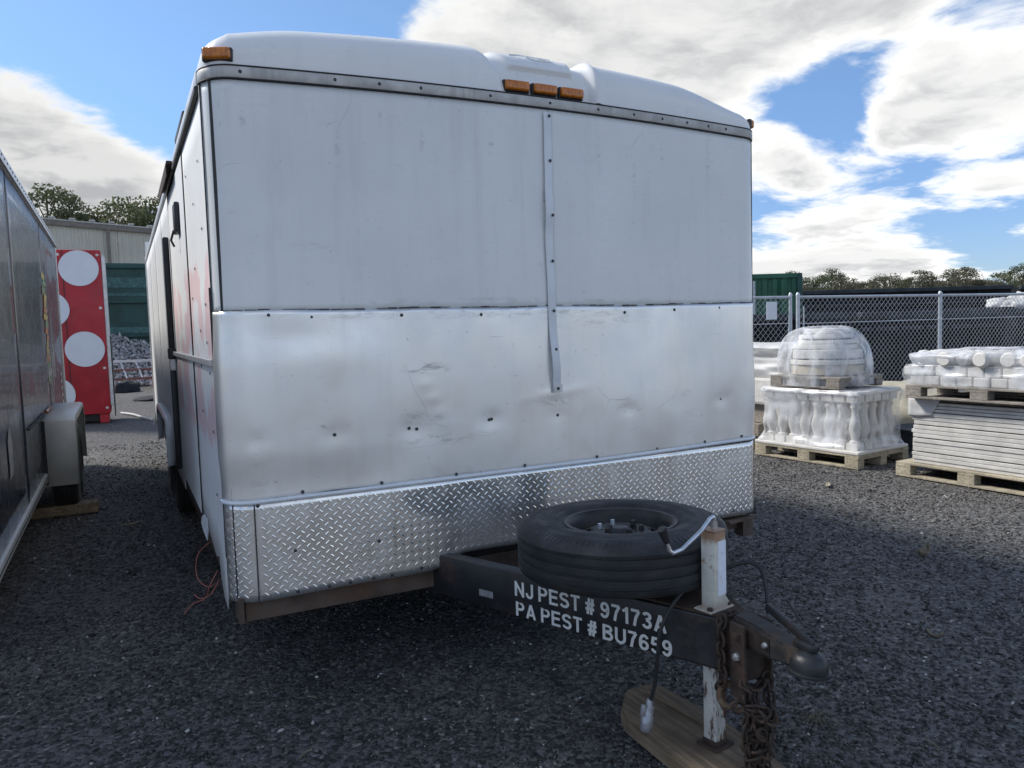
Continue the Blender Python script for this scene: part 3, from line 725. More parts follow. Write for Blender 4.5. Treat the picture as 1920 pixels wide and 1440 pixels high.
# corner post trims
m = MB(); m.bbox(-HW-0.005, -HW+0.002, 0.092, 0.112, 0.60, 2.325, 0.002); m.build('corner_trim', M['white'], TR, smooth=True)
m = MB(); m.box(-HW-0.0055, -HW-0.001, 0.0885, 0.0915, 0.60, 2.32); m.build('trim_gasket', M['seal'], TR)
m = MB(); m.box(-HW-0.011, -HW-0.002, 0.088, 0.100, 1.31, 1.60); m.build('open_trim_gap', M['black'], TR)
# roof edge trim along the side
m = MB(); m.bbox(-HW-0.012, -HW+0.02, 0.118, LEN, 2.325, 2.375, 0.004); m.build('roof_rail', M['trim'], TR, smooth=True)
m = MB(); m.bbox(-HW-0.018, -HW, 0.13, 1.56, 2.300, 2.326, 0.004); m.build('drip_gasket', M['seal'], TR)
m = MB(); m.bbox(-HW-0.012, -HW+0.003, LEN-0.05, LEN+0.01, 0.44, 2.33, 0.004); m.build('rear_corner_trim', M['trim'], TR)
m = MB(); m.prism([(-HW-0.03, 0.42), (-HW+0.01, 0.42), (-HW+0.01, 0.60), (-HW-0.005, 0.60)], 0, 0.02, Matrix(((1, 0, 0, 0), (0, 0, 1, LEN-0.03), (0, 1, 0, 0), (0, 0, 0, 1)))); m.build('rear_flap', M['strip'], TR)
# roof vent
m = MB(); m.bbox(-1.306, -1.275, 0.80, 1.32, 2.378, 2.418, 0.010); m.build('roof_fitting', M['black'], TR, smooth=True)
# hood over the side door
m = MB(); m.bbox(-HW-0.042, -HW-0.013, 1.56, 2.45, 2.335, 2.355, 0.004); m.bbox(-HW-0.046, -HW-0.040, 1.56, 2.45, 2.275, 2.338, 0.002)
m.build('door_hood', M['rusty'], TR)
# side door
m = MB(); m.bbox(-HW-0.006, -HW+0.01, 1.09, 2.25, 0.56, 2.285, 0.006); door = m.build('side_door', M['side'], TR, smooth=True)
m = MB(); m.box(-HW-0.004, -HW-0.0005, 1.062, 1.088, 0.55, 2.31); m.box(-HW-0.004, -HW-0.0005, 2.252, 2.278, 0.55, 2.31); m.box(-HW-0.004, -HW-0.0005, 1.062, 2.278, 2.288, 2.312)
m.build('door_seal', M['seal'], door)
m = MB(); m.bbox(-HW-0.030, -HW-0.006, 1.35, 1.50, 1.96, 2.11, 0.006); m.tube([(-HW-0.03, 1.47, 1.98), (-HW-0.045, 1.48, 1.93), (-HW-0.03, 1.50, 1.90)], 0.006, 6); m.build('door_latch', M['black'], door, smooth=True)
m = MB(); m.bbox(-HW-0.020, -HW-0.004, 0.13, 2.5, 1.312, 1.338, 0.004); m.build('hold_bar', M['trim'], door)
m = MB(); m.bbox(-HW-0.040, -HW-0.004, 2.42, 2.47, 1.345, 2.06, 0.008); m.bbox(-HW-0.040, -HW-0.004, 2.42, 2.47, 0.58, 1.22, 0.008); m.build('lock_bar', M['black'], TR, smooth=True)
m = MB(); m.bbox(-HW-0.047, -HW-0.004, 2.40, 2.50, 1.29, 1.36, 0.006); m.build('bar_bracket', M['black'], TR)
m = MB(); m.bbox(-HW-0.042, -HW-0.004, 2.415, 2.475, 1.215, 1.295, 0.006); m.build('bar_keeper', M['zinc'], TR)
scs = MB(); scs.lathe([(0.0001, 0.003), (0.005, 0.0025), (0.0075, 0.0)], 8, Matrix.Rotation(-PI/2, 4, 'Y')); scs = scs.mesh('side_screw', M['screw'], smooth=True)
for y, z in [(0.32, 2.1), (0.6, 1.98), (0.3, 1.84), (0.32, 1.55), (0.6, 1.45), (0.35, 1.40), (0.7, 1.72), (0.3, 1.28), (0.65, 1.30), (0.3, 1.05), (0.7, 1.1), (0.3, .8), (0.9, 2.15), (0.9, 1.6)]:
    inst('side_screw', scs, TR, (-HW-0.003, y, z))
# torn lower corner: hanging strip and loose wires
m = MB(); m.add([(-HW-0.004, 0.94, 0.59), (-HW-0.003, 0.80, 0.60), (-HW-0.005, 0.76, 0.55), (-HW-0.010, 0.77, 0.505), (-HW-0.015, 0.81, 0.525), (-HW-0.017, 0.86, 0.53), (-HW-0.020, 0.90, 0.56), (-HW-0.014, 0.94, 0.575)], [(0, 1, 2, 3, 4, 5, 6, 7)])
solid(m.build('torn_flap', M['strip'], TR), 0.004)
for pts in ([(-1.30, .75, .50), (-1.36, .74, .46), (-1.375, .62, .38), (-1.33, .52, .36), (-1.31, .45, .40)], [(-1.30, .45, .45), (-1.34, .42, .40), (-1.345, .5, .32), (-1.40, .56, .30), (-1.43, .58, .25)],
            [(-1.30, .40, .43), (-1.33, .38, .38), (-1.37, .45, .34), (-1.39, .52, .345)], [(-1.29, .20, .42), (-1.33, .22, .36), (-1.36, .25, .28)], [(-1.28, .14, .40), (-1.285, .12, .33), (-1.31, .10, .29)]):
    m = MB(); P = []
    for i in range(len(pts)-1):
        for k in range(4):
            P.append(Vector(pts[i]).lerp(Vector(pts[i+1]), k/4))
    P.append(Vector(pts[-1]))
    for it in range(3): P = [P[0]]+[(P[i-1]+P[i]*2+P[i+1])/4 for i in range(1, len(P)-1)]+[P[-1]]
    m.tube(P, 0.0022, 5); m.build('loose_wire', M['wire_red'] if pts[0][1] > .3 else M['cable'], TR, smooth=True)
# ---------------- chassis
m = MB(); m.bbox(-1.25, 1.20, 0.03, 0.085, 0.362, 0.455, 0.004); m.build('front_crossmember', M['frame'], TR)
for x in (-1.235, 1.205):
    m = MB(); m.bbox(x-0.02, x+0.03, 0.09, LEN-0.1, 0.36, 0.455, 0.004); m.build('side_rail', M['frame'], TR)
m = MB(); m.box(-1.272, -1.266, 0.02, 0.12, 0.365, 0.46); m.box(-1.272, -1.255, 0.012, 0.02, 0.365, 0.46); m.build('corner_angle', M['frame'], TR)
for y in (0.9, 1.7, 2.5, 5.9): 
    m = MB(); m.box(-1.2, 1.2, y, y+0.05, 0.38, 0.452); m.build('crossmember', M['frame'], TR)
# right lower corner: black torn edge strip and bent step
m = MB(); m.grid([[(1.222+0.006*k, 0.02+0.02*math.sin(k), z) for k in range(2)] + [(1.262+0.022*sm(.7, .43, z)+0.004*nz(0, 0, z, 20), 0.055-0.03*sm(.6, .43, z), z)] for z in [0.81-0.385*i/14 for i in range(15)]])
solid(m.build('torn_edge_strip', M['black'], TR), 0.004)
m = MB(); m.box(HW-0.045, HW-0.006, 0.06, 0.11, 0.46, 0.83); m.build('corner_post', M['black'], TR)
m = MB(); m.prism([(1.02, -0.045), (1.21, -0.02), (1.215, 0.03), (1.02, 0.03)], 0.425, 0.437, Matrix.Translation((0.02, 0, -0.01))); m.box(1.16, 1.225, -0.012, 0.05, 0.33, 0.42); m.build('step_bracket', M['frame'], TR)
# tongue beams (A-frame)
def beam(x0, y0, x1, y1, z0, z1, w, material, name='tongue_beam'):
    d = Vector((x1-x0, y1-y0, 0)); L = d.length; an = math.atan2(d.y, d.x)
    mt = Matrix.Translation((x0, y0, 0)) @ Matrix.Rotation(an, 4, 'Z')
    m = MB(); m.bbox(0, L, -w/2, w/2, z0, z1, 0.007, mt); return m.build(name, material, TR, smooth=True)
D = Vector((0.407, -0.914, 0)); NB = Vector((-0.914, -0.407, 0))
P0 = Vector((0.013, -1.134, 0))          # near end of the outer face of the left beam
A = P0 - D*2.4; c0 = A - NB*0.03; c1 = P0 - NB*0.03
bl = beam(c0.x, c0.y, c1.x, c1.y, 0.335, 0.503, 0.06, M['beam'])
mir = lambda v: Vector((2*CX-v.x, v.y, v.z))
d0, d1 = mir(c0), mir(c1)
br = beam(d0.x, d0.y, d1.x, d1.y, 0.335, 0.503, 0.06, M['beam'])
# worn bare patch at the beam end
m = MB(); q0 = P0 - D*0.205 + NB*0.0006; q1 = P0 - D*0.006 + NB*0.0006
m.add([(q0.x, q0.y, .345), (q1.x, q1.y, .345), (q1.x, q1.y, .497), (q0.x, q0.y, .497)], [(0, 1, 2, 3)]); solid(m.build('worn_end_patch', M['wornend'], bl), 0.0006)
# front plate of the tongue, jack plate
m = MB(); m.prism([(CX-0.20, -0.72), (CX-0.045, -1.13), (CX+0.045, -1.13), (CX+0.20, -0.72)], 0.5045, 0.512); m.build('tongue_top_plate', M['rusty'], TR)
m = MB(); m.bbox(CX-0.052, CX+0.052, -1.20, -1.125, 0.33, 0.507, 0.006); m.build('tongue_nose', M['rusty'], TR, smooth=True)
# lettering: every character its own flat vinyl piece, drawn from strokes
def arc(cx, cy, rx, ry, a0, a1, n=10): return [(cx+rx*math.cos(math.radians(a0+(a1-a0)*k/n)), cy+ry*math.sin(math.radians(a0+(a1-a0)*k/n))) for k in range(n+1)]
H_ = 0.085
GL = {
 'N': (.70, [[(H_, 0), (H_, 1)], [(H_, .93), (.70-H_, .07)], [(.70-H_, 0), (.70-H_, 1)]]),
 'J': (.54, [[(.54-H_, 1), (.54-H_, .32)]+arc(.27, .30, .27-H_, .30-H_, 0, -180)+[(H_, .36)]]),
 'P': (.64, [[(H_, 0), (H_, 1)], [(H_, 1-H_), (.36, 1-H_)]+arc(.34, .70, .30-H_, .30-H_, 90, -90)+[(H_, .40+H_)]]),
 'E': (.62, [[(H_, 0), (H_, 1)], [(H_, 1-H_), (.61, 1-H_)], [(H_, .52), (.57, .52)], [(H_, H_), (.62, H_)]]),
 'S': (.64, [arc(.32, .72, .32-H_, .28-H_, 15, 180, 10)+arc(.32, .72, .32-H_, .20, 190, 262, 5)+arc(.33, .27, .31-H_, .24, 75, 0, 5)+arc(.32, .28, .32-H_, .28-H_, -10, -165, 10)]),
 'T': (.60, [[(0, 1-H_), (.60, 1-H_)], [(.30, 1-2*H_), (.30, 0)]]),
 '#': (.58, [[(.13, 0), (.25, 1)], [(.35, 0), (.47, 1)], [(.0, .66), (.58, .66)], [(.0, .34), (.57, .34)]]),
 'A': (.72, [[(.08, 0), (.36, .98)], [(.64, 0), (.36, .98)], [(.18, .28), (.54, .28)]]),
 'B': (.66, [[(H_, 0), (H_, 1)], [(H_, 1-H_), (.34, 1-H_)]+arc(.35, .745, .27-H_, .17, 90, -90)+[(H_, .53)], [(.2, .53), (.38, .53)]+arc(.38, .29, .28-H_, .29-H_, 90, -90)+[(H_, H_)]]),
 'U': (.68, [[(H_, 1), (H_, .36)]+arc(.34, .34, .34-H_, .34-H_, 180, 360)+[(.68-H_, 1)]]),
 '1': (.40, [[(.28, 0), (.28, 1)], [(.28, .92), (.18, .80), (.02, .74)]]),
 '3': (.56, [arc(.27, .74, .27-H_, .26-H_, 165, -70, 10)+[(.22, .53)], [(.24, .53)]+arc(.27, .29, .29-H_, .29-H_, 75, -165, 12)]),
 '5': (.56, [[(.52, 1-H_), (.16, 1-H_), (.10, .50)], [(.10, .50), (.15, .56)]+arc(.28, .33, .28-H_, .33-H_, 110, -160, 12)]),
 '6': (.56, [arc(.29, .31, .29-H_, .31-H_, 0, 360, 18), arc(.31, .52, .31-H_, .48-H_, 180, 35, 10)+[], [(H_, .52), (H_-.003, .30)]]),
 '7': (.56, [[(.02, 1-H_), (.50, 1-H_)], [(.50, 1-H_), (.30, .50), (.21, 0)]]),
 '9': (.56, [arc(.27, .69, .27-H_, .31-H_, 0, 360, 18), arc(.25, .48, .31-H_, .48-H_, 0, -145, 10), [(.56-H_, .48), (.56-H_+.002, .70)]]),
}
def ribbon(m, pts, w, conv):
    P = [Vector((a, b)) for a, b in pts]; n = len(P); V = []
    for i in range(n):
        t0_ = (P[i]-P[i-1]).normalized() if i else (P[1]-P[0]).normalized()
        t1_ = (P[i+1]-P[i]).normalized() if i < n-1 else t0_
        nn = Vector((-(t0_.y+t1_.y), t0_.x+t1_.x)); nn.normalize(); c_ = max(.5, nn.dot(Vector((-t0_.y, t0_.x))))
        V += [conv(P[i]+nn*w/2/c_), conv(P[i]-nn*w/2/c_)]
    m.add(V, [(2*i, 2*i+1, 2*i+3, 2*i+2) for i in range(n-1)])
def text(body, size, pos, material, parent, length):
    adv = [(.26 if c == ' ' else GL[c][0]+.11) for c in body]; sx = length/(sum(adv)-.11); x = 0.0
    for c, a in zip(body, adv):
        if c != ' ':
            m = MB()
            for q, st_ in enumerate(GL[c][1]):
                ribbon(m, st_, 0.17, lambda v: pos + D*((x+v.x)*sx) + Vector((0, 0, v.y*size)) + NB*(0.0010+0.00035*q))
            m.build('letter', material, parent)
        x += a
# wloc(bl) equals trailer root: beams keep the root's origin
t0 = P0 + D*(-(0.366-1.134)/(-0.914))
def along(y): return P0 + D*((y-P0.y)/D.y)
pA = along(-0.366); pA.z = 0.4125; pB = along(-0.369); pB.z = 0.3365
text('NJ PEST # 97173A', 0.0575, pA, M['letter'], bl, (0.946-0.366)/0.914)
text('PA PEST # BU7659', 0.055, pB, M['letter'], bl, (0.962-0.368)/0.914)
pl = along(-0.20); pl2 = along(-0.265)
m = MB(); a_, b_ = pl+NB*0.001, pl2+NB*0.001
m.add([(a_.x, a_.y, .377), (b_.x, b_.y, .377), (b_.x, b_.y, .403), (a_.x, a_.y, .403)], [(0, 1, 2, 3)]); solid(m.build('serial_sticker', M['plug'], bl), 0.0008)
# coupler
side = [(-1.15, .526), (-1.24, .522), (-1.35, .503), (-1.43, .490), (-1.452, .478), (-1.452, .455), (-1.34, .447), (-1.30, .440), (-1.15, .434)]
m = MB(); m.prism(side, CX-0.033, CX+0.033, Matrix(((0, 0, 1, 0), (1, 0, 0, 0), (0, 1, 0, 0), (0, 0, 0, 1))))
me_ = m.mesh('coupler', M['wornend'], O0); bm = bmesh.new(); bm.from_mesh(me_); bmesh.ops.recalc_face_normals(bm, faces=bm.faces); bmesh.ops.bevel(bm, geom=list(bm.edges), offset=0.006, segments=2, affect='EDGES'); bm.to_mesh(me_); bm.free()
coup = bpy.data.objects.new('coupler', me_); col.objects.link(coup); coup.parent = TR
m = MB(); m.lathe([(0.0001, .500), (.022, .499), (.038, .491), (.046, .478), (.049, .462), (.049, .450), (.056, .448), (.056, .442), (.044, .442), (.042, .46)], 24, Matrix.Translation((CX, -1.412, 0)) @ Matrix.Scale(1.12, 4, (0, 1, 0))); m.build('ball_socket', M['beam'], coup, smooth=True)
m = MB(); m.box(CX-0.036, CX-0.0335, -1.30, -1.17, .45, .50); m.build('coupler_plate', M['rusty'], coup)
m = MB(); m.bbox(-0.006, 0.006, -0.085, 0.10, -0.012, 0.012, 0.004, Matrix.Translation((CX+0.01, -1.34, 0.542)) @ Matrix.Rotation(math.radians(19), 4, 'X')); m.bbox(CX-0.010, CX+0.024, -1.43, -1.36, 0.498, 0.520, 0.006); m.build('latch_lever', M['beam'], coup, smooth=True)
m = MB(); m.lathe([(0.0001, 0.010), (0.007, 0.009), (0.009, 0.004), (0.010, 0)], 10, Matrix.Translation((CX-0.036, -1.285, 0.478)) @ Matrix.Rotation(-PI/2, 4, 'Y')); m.build('bolt', M['zinc'], coup, smooth=True)
m = MB(); m.bbox(CX-0.060, CX-0.050, -1.225, -1.165, 0.285, 0.515, 0.003); m.bbox(CX+0.050, CX+0.060, -1.225, -1.165, 0.285, 0.515, 0.003); cb = m.build('coupler_bracket', M['rusty'], TR)
for z in (0.48, 0.415):
    m = MB(); m.lathe([(0.0001, 0.014), (0.010, 0.012), (0.013, 0.006), (0.014, 0)], 6, Matrix.Translation((CX-0.060, -1.195, z)) @ Matrix.Rotation(-PI/2, 4, 'Y')); m.build('bolt', M['zinc'] if z < .45 else M['rusty'], cb)
# jack
JX, JY = 0.036, -1.05
ja = math.radians(10)
JM = Matrix.Translation((JX, JY, 0)) @ Matrix.Rotation(ja, 4, 'Z')
m = MB(); m.bbox(-0.028, 0.028, -0.028, 0.028, 0.512, 0.765, 0.006, JM); jk = m.build('jack', M['jack'], TR, smooth=True)
m = MB(); m.bbox(-0.055, 0.058, -0.035, 0.035, 0.512, 0.518, 0.002, JM); m.prism([(0.027, 0.518), (0.056, 0.518), (0.027, 0.555)], -0.004, 0.004, JM @ Matrix.Rotation(PI/2, 4, 'X') @ Matrix.Translation((0, 0, 0.02))); m.build('jack_flange', M['jack'], jk)
for sx in (-0.044, 0.046):
    m = MB(); m.lathe([(0.0001, 0.008), (0.008, 0.008), (0.010, 0.0)], 6, JM @ Matrix.Translation((sx, -0.02, 0.519))); m.build('bolt', M['rusty'], jk)
m = MB(); m.bbox(-0.030, 0.030, -0.030, 0.030, 0.765, 0.769, 0.002, JM); m.build('jack_top_cap', M['jack'], jk)
m = MB(); m.add([(-0.013, -0.0290, 0.56), (0.026, -0.0290, 0.56), (0.026, -0.0290, 0.735), (-0.013, -0.0290, 0.735)], [(0, 1, 2, 3)], JM); solid(m.build('jack_sticker', M['label'], jk), 0.0006)
m = MB(); m.tube([Vector((JX+.005, JY, .767)), Vector((JX+.006, JY, .80)), Vector((JX+.002, JY, .808)), Vector((JX-0.012, JY, .803)), Vector((JX-.05, JY-.005, .772)), Vector((JX-.15, JY-.03, .733)), Vector((JX-.185, JY-.03, .727)), Vector((JX-.198, JY-.03, .738)), Vector((JX-.203, JY-.028, .76))], 0.0065, 8)
m.lathe([(0.011, 0), (0.011, 0.028)], 10, Matrix.Translation((JX+.005, JY, .767)))
m.build('crank_handle', M['zinc'], jk, smooth=True)
m = MB(); m.lathe([(0.0001, -0.03), (0.010, -0.03), (0.011, -0.01), (0.014, 0.012), (0.016, 0.030), (0.012, 0.034), (0.0001, 0.034)], 12, Matrix.Translation((JX-.208, JY-.024, .778)) @ Matrix.Rotation(math.radians(-24), 4, 'Y')); m.build('crank_grip', M['black'], jk, smooth=True)
m = MB(); m.bbox(-0.026, 0.026, -0.026, 0.026, 0.07, 0.50, 0.004, JM); m.build('jack_leg', M['jack_low'], jk, smooth=True)
m = MB(); m.bbox(-0.045, 0.045, -0.042, 0.042, 0.0615, 0.068, 0.002, JM); m.bbox(-0.029, 0.029, -0.029, 0.029, 0.068, 0.085, 0.004, JM); m.build('jack_foot', M['rusty'], jk)
# safety chain
def torus_mesh(R_, r_, name, material, sx=1.0):
    m = MB(); prof = [(R_+r_*math.cos(2*PI*k/6), r_*math.sin(2*PI*k/6)) for k in range(6)]
    m.lathe(prof, 12, Matrix.Scale(sx, 4, (1, 0, 0)), closed=True); return m.mesh(name, material, smooth='all')
m = MB(); m.lathe([(0.034+0.0105*math.cos(2*PI*k/8), 0.0105*math.sin(2*PI*k/8)) for k in range(8)], 18, Matrix.Translation((0.012, -1.140, 0.268)) @ Vector((-1.3, -1.75, .5)).to_track_quat('Z', 'Y').to_matrix().to_4x4() @ Matrix.Scale(0.85, 4, (1, 0, 0)), closed=True)
ch = m.build('safety_chain', M['hook'], TR, smooth='all')
lk = torus_mesh(0.0155, 0.0048, 'chain_link', M['rusty'], 1.45)
def chain(pts, n):
    P = [Vector(p) for p in pts]; L = [0]
    for i in range(1, len(P)): L.append(L[-1]+(P[i]-P[i-1]).length)
    for k in range(n):
        d = L[-1]*k/max(1, n-1)
        i = max(1, next((j for j in range(1, len(L)) if L[j] >= d-1e-9), len(L)-1))
        t = (d-L[i-1])/max(1e-6, L[i]-L[i-1]); p = P[i-1].lerp(P[i], t); q = (P[i]-P[i-1]).to_track_quat('X', 'Z')
        e = (q @ Matrix.Rotation(PI/2*(k % 2)+RND.uniform(-.35, .35), 3, 'X').to_quaternion()).to_euler()
        o = inst('chain_link', lk, ch, p, e)
chain([(CX-.02, -1.13, .52), (CX-.062, -1.135, .515), (CX-.075, -1.14, .47), (CX-.070, -1.14, .40), (CX-.064, -1.14, .33), (-0.005, -1.125, .295)], 11)
chain([(CX-.05, -1.215, .33), (CX-.045, -1.235, .26), (CX-.03, -1.24, .19), (CX-.05, -1.235, .13), (CX-.06, -1.23, .20), (CX-.03, -1.225, .26), (CX+.0, -1.23, .20), (CX-.01, -1.24, .12), (CX-.03, -1.24, .06), (CX-.04, -1.235, .012), (CX-.10, -1.22, .014)], 32)
for q_ in range(3):
    P_ = [(CX-.05+.03*q_, -1.22, .32)]
    for k in range(14): P_.append((CX-.03+RND.gauss(0, .024), -1.235+RND.gauss(0, .018), .30-.018*k+RND.gauss(0, .012)))
    chain(P_, 17)
chain([(CX+.045, -1.215, .33), (CX+.03, -1.24, .25), (CX+.0, -1.25, .18), (CX-.02, -1.255, .11), (CX+.01, -1.25, .16), (CX+.04, -1.24, .24)], 16)
# cables
def smooth_path(pts, k=6, it=4):
    P = []
    for i in range(len(pts)-1):
        for j in range(k): P.append(Vector(pts[i]).lerp(Vector(pts[i+1]), j/k))
    P.append(Vector(pts[-1]))
    for _ in range(it): P = [P[0]]+[(P[i-1]+P[i]*2+P[i+1])/4 for i in range(1, len(P)-1)]+[P[-1]]
    return P
m = MB(); m.tube(smooth_path([(0.12, -.95, .60), (0.03, -.985, .60), (-0.05, -1.0, .565), (-0.10, -1.00, .52), (-0.135, -.99, .45), (-0.14, -.985, .36), (-0.140, -.97, .27), (-0.150, -.96, .215)]), 0.0062, 8); cbl = m.build('trailer_cable', M['cable'], TR, smooth=True)
m = MB(); PM = Matrix.Translation((-0.160, -.955, .165)) @ Matrix.Rotation(math.radians(12), 4, 'Y'); m.lathe([(0.0001, 0.055), (0.010, 0.052), (0.013, 0.03), (0.017, 0.028), (0.017, 0.0), (0.020, -0.004), (0.020, -0.045), (0.016, -0.05), (0.0001, -0.05)], 14, PM); m.bbox(-0.027, -0.014, -0.008, 0.008, 0.0, 0.035, 0.003, PM); m.build('plug', M['plug'], cbl, smooth=True)
m = MB(); m.tube(smooth_path([(0.06, -.98, .58), (0.12, -1.02, .62), (0.17, -1.06, .645), (0.195, -1.10, .63), (0.185, -1.13, .56), (0.16, -1.16, .505)]), 0.0070, 8); m.build('brake_cable', M['cable'], TR, smooth=True)
m = MB(); m.tube(smooth_path([(0.20, -1.20, .55), (0.16, -1.27, .54), (0.12, -1.34, .53)]), 0.004, 6); m.build('breakaway_cable', M['cable'], TR, smooth=True)

# ---------------- wheels
def tyre_profile(Rr, Wd, rim, grooves=(-.05, -.017, .017, .05)):
    h = Wd/2; P = [(rim, -h*0.78), (rim+0.012, -h*0.86), (rim+0.05, -h*0.99), (rim+0.085, -h), (Rr-0.045, -h*0.97), (Rr-0.020, -h*0.88), (Rr-0.006, -h*0.76)]
    for gx in grooves: P += [(Rr-0.001, gx-0.0065), (Rr-0.008, gx-0.004), (Rr-0.008, gx+0.004), (Rr-0.001, gx+0.0065)]
    P += [(Rr-0.006, h*0.76), (Rr-0.020, h*0.88), (Rr-0.045, h*0.97), (rim+0.085, h), (rim+0.070, h+0.002), (rim+0.05, h*0.99), (rim+0.035, h*0.985), (rim+0.030, h*0.95), (rim+0.012, h*0.86), (rim, h*0.78)]
    return P
def rim_parts(mt, rim, Wd, parent, nh=8):
    h = Wd/2
    m = MB(); m.lathe([(rim+0.012, h*0.80), (rim+0.010, h*0.88), (rim-0.004, h*0.88), (rim-0.012, h*0.80), (rim-0.020, h*0.62), (rim-0.028, h*0.10), (rim-0.04, -h*0.3), (rim-0.03, -h*0.8), (rim+0.012, -h*0.80)], 40, mt)
    r_ = m.build('rim', M['steelwheel'], parent, smooth=True)
    m = MB(); ro, ri = rim-0.034, 0.105; seg = nh*6; vs_ = []; fs = []
    rad = [ro, rim-0.055, ri+0.004, ri-0.03, 0.055, 0.042]; hz = [0.022, 0.036, 0.050, 0.052, 0.040, 0.040]
    for k in range(seg):
        a = 2*PI*k/seg
        for q in range(6): vs_.append((rad[q]*math.cos(a), rad[q]*math.sin(a), hz[q]))
    for k in range(seg):
        k2 = (k+1) % seg
        for q in range(5):
            if q == 1 and (k % 6) in (0, 1, 2): continue
            fs.append((k*6+q, k2*6+q, k2*6+q+1, k*6+q+1))
    m.add(vs_, fs, mt); d = solid(m.build('wheel_disc', M['steelwheel'], parent, smooth=True), 0.004)
    return r_
def place(o):
    return o
SP = thing('spare_wheel', 'spare trailer tyre lying flat on the tongue behind the jack', 'tyre', (-0.035, -0.645, 0.541))
MT = Matrix.Translation((-0.035, -0.645, 0.636)) @ Matrix.Rotation(math.radians(-1.0), 4, 'X')
m = MB(); m.lathe(tyre_profile(0.374, 0.190, 0.197), 96, MT); m.build('tyre', M['spare_rubber'], SP, smooth=True)
rim_parts(MT, 0.195, 0.190, SP)
m = MB()
for k in range(6):
    a = 2*PI*k/6+.3
    m.lathe([(0.0001, 0.020), (0.008, 0.019), (0.011, 0.0)], 8, MT @ Matrix.Translation((0.075*math.cos(a), 0.075*math.sin(a), 0.05)))
    lm = MB(); lm.lathe([(0.0001, 0.020), (0.008, 0.019), (0.011, 0.0)], 8, MT @ Matrix.Translation((0.075*math.cos(a), 0.075*math.sin(a), 0.05))); lm.build('lug_nut', M['zinc'] if k in (1, 2) else M['steelwheel'], SP, smooth=True)
m = MB(); m.lathe([(0.0001, 0.062), (0.030, 0.060), (0.036, 0.05), (0.040, 0.040)], 16, MT); m.build('hub_boss', M['beam'], SP, smooth=True)
m = MB(); m.tube([MT @ Vector((0.35*math.cos(a), 0.35*math.sin(a), 0.058)) for a in [2*PI*k/72 for k in range(73)]], 0.0018, 5); m.build('sidewall_rib', M['rubber'], SP, smooth=True)

m = MB(); m.bbox(-0.22, 0.22, -0.72, -0.60, 0.513, 0.540, 0.004, Matrix.Translation((-0.01, 0.0, 0))); m.build('carrier_bar', M['frame'], TR)
wheel_cache = {}
def wheel(name, parent, x, y, side, Rr=0.345, Wd=0.20):
    key = side
    if key not in wheel_cache:
        mt = Matrix.Rotation(side*PI/2, 4, 'Y')
        a = MB(); a.lathe(tyre_profile(Rr, Wd, 0.19), 40, mt)
        b = MB(); b.lathe([(0.205, 0.08), (0.19, 0.085), (0.175, 0.06), (0.165, 0.0), (0.10, 0.02), (0.06, 0.03), (0.05, 0.06), (0.0001, 0.065)], 28, mt)
        wheel_cache[key] = (a.mesh('tyre', M['rubber'], smooth=True), b.mesh('rim', M['steelwheel'], smooth=True))
    t = inst(name, wheel_cache[key][0], parent, (x, y, Rr-0.004)); 
    r_ = bpy.data.objects.new('rim', wheel_cache[key][1]); col.objects.link(r_); r_.parent = t
    return t
for y in (3.92, 4.80):
    wheel('wheel', TR, -1.18, y, -1); wheel('wheel', TR, 1.18, y, 1)
# arched fender trim on the left side
m = MB(); rows = []
for i in range(31):
    a = i/30
    if a < .25: y, z = 3.47+0.02*a, 0.42+1.30*a
    elif a > .75: y, z = 5.27, 0.42+1.30*(1-a)
    else: y, z = 3.55+(a-.25)/.5*1.64, 0.79
    if .2 < a < .3: t_ = (a-.2)/.1; y, z = 3.475+0.12*t_**2, 0.68+0.11*math.sin(t_*PI/2)
    if .7 < a < .8: t_ = (.8-a)/.1; y, z = 5.265-0.12*t_**2, 0.68+0.11*math.sin(t_*PI/2)
    rows.append([(-HW+0.004, y, z+0.03), (-HW-0.035, y, z+0.025), (-HW-0.045, y, z), (-HW-0.04, y, z-0.015)])
m.grid(rows); solid(m.build('wheel_arch_trim', M['strip'], TR, smooth=True), 0.004)
m = MB(); m.box(-HW+0.25, HW-0.25, 3.4, 5.35, 0.45, 0.80); m.build('wheel_box', M['black'], TR)
for y in (3.92, 4.80):
    m = MB(); m.tube([(-1.12, y, .34), (1.12, y, .34)], 0.035, 10); m.build('axle', M['black'], TR, smooth=True)

# timber under the jack
m = MB(); poly = [(-0.118, -0.78), (-0.095, -0.71), (0.005, -0.600), (0.115, -0.605), (0.165, -1.00), (0.13, -1.33), (-0.130, -1.30), (-0.125, -1.0)]
m.prism(poly, 0.002, 0.060)
bm = bmesh.new(); me_ = m.mesh('wood', M['wood']); bm.from_mesh(me_); bmesh.ops.bevel(bm, geom=list(bm.edges), offset=0.006, segments=2, affect='EDGES'); bm.to_mesh(me_); bm.free()
o = bpy.data.objects.new('timber_block', me_); col.objects.link(o); tag(o, 'weathered timber plank under the jack foot of the white trailer', 'plank')

m = MB(); m.prism([(0.055, -0.66), (0.118, -0.665), (0.145, -0.985), (0.095, -1.02), (0.075, -0.90)], 0.061, 0.074); o = m.build('timber_offcut', M['wood']); tag(o, 'thin split timber offcut lying along the right side of the jack plank', 'timber')
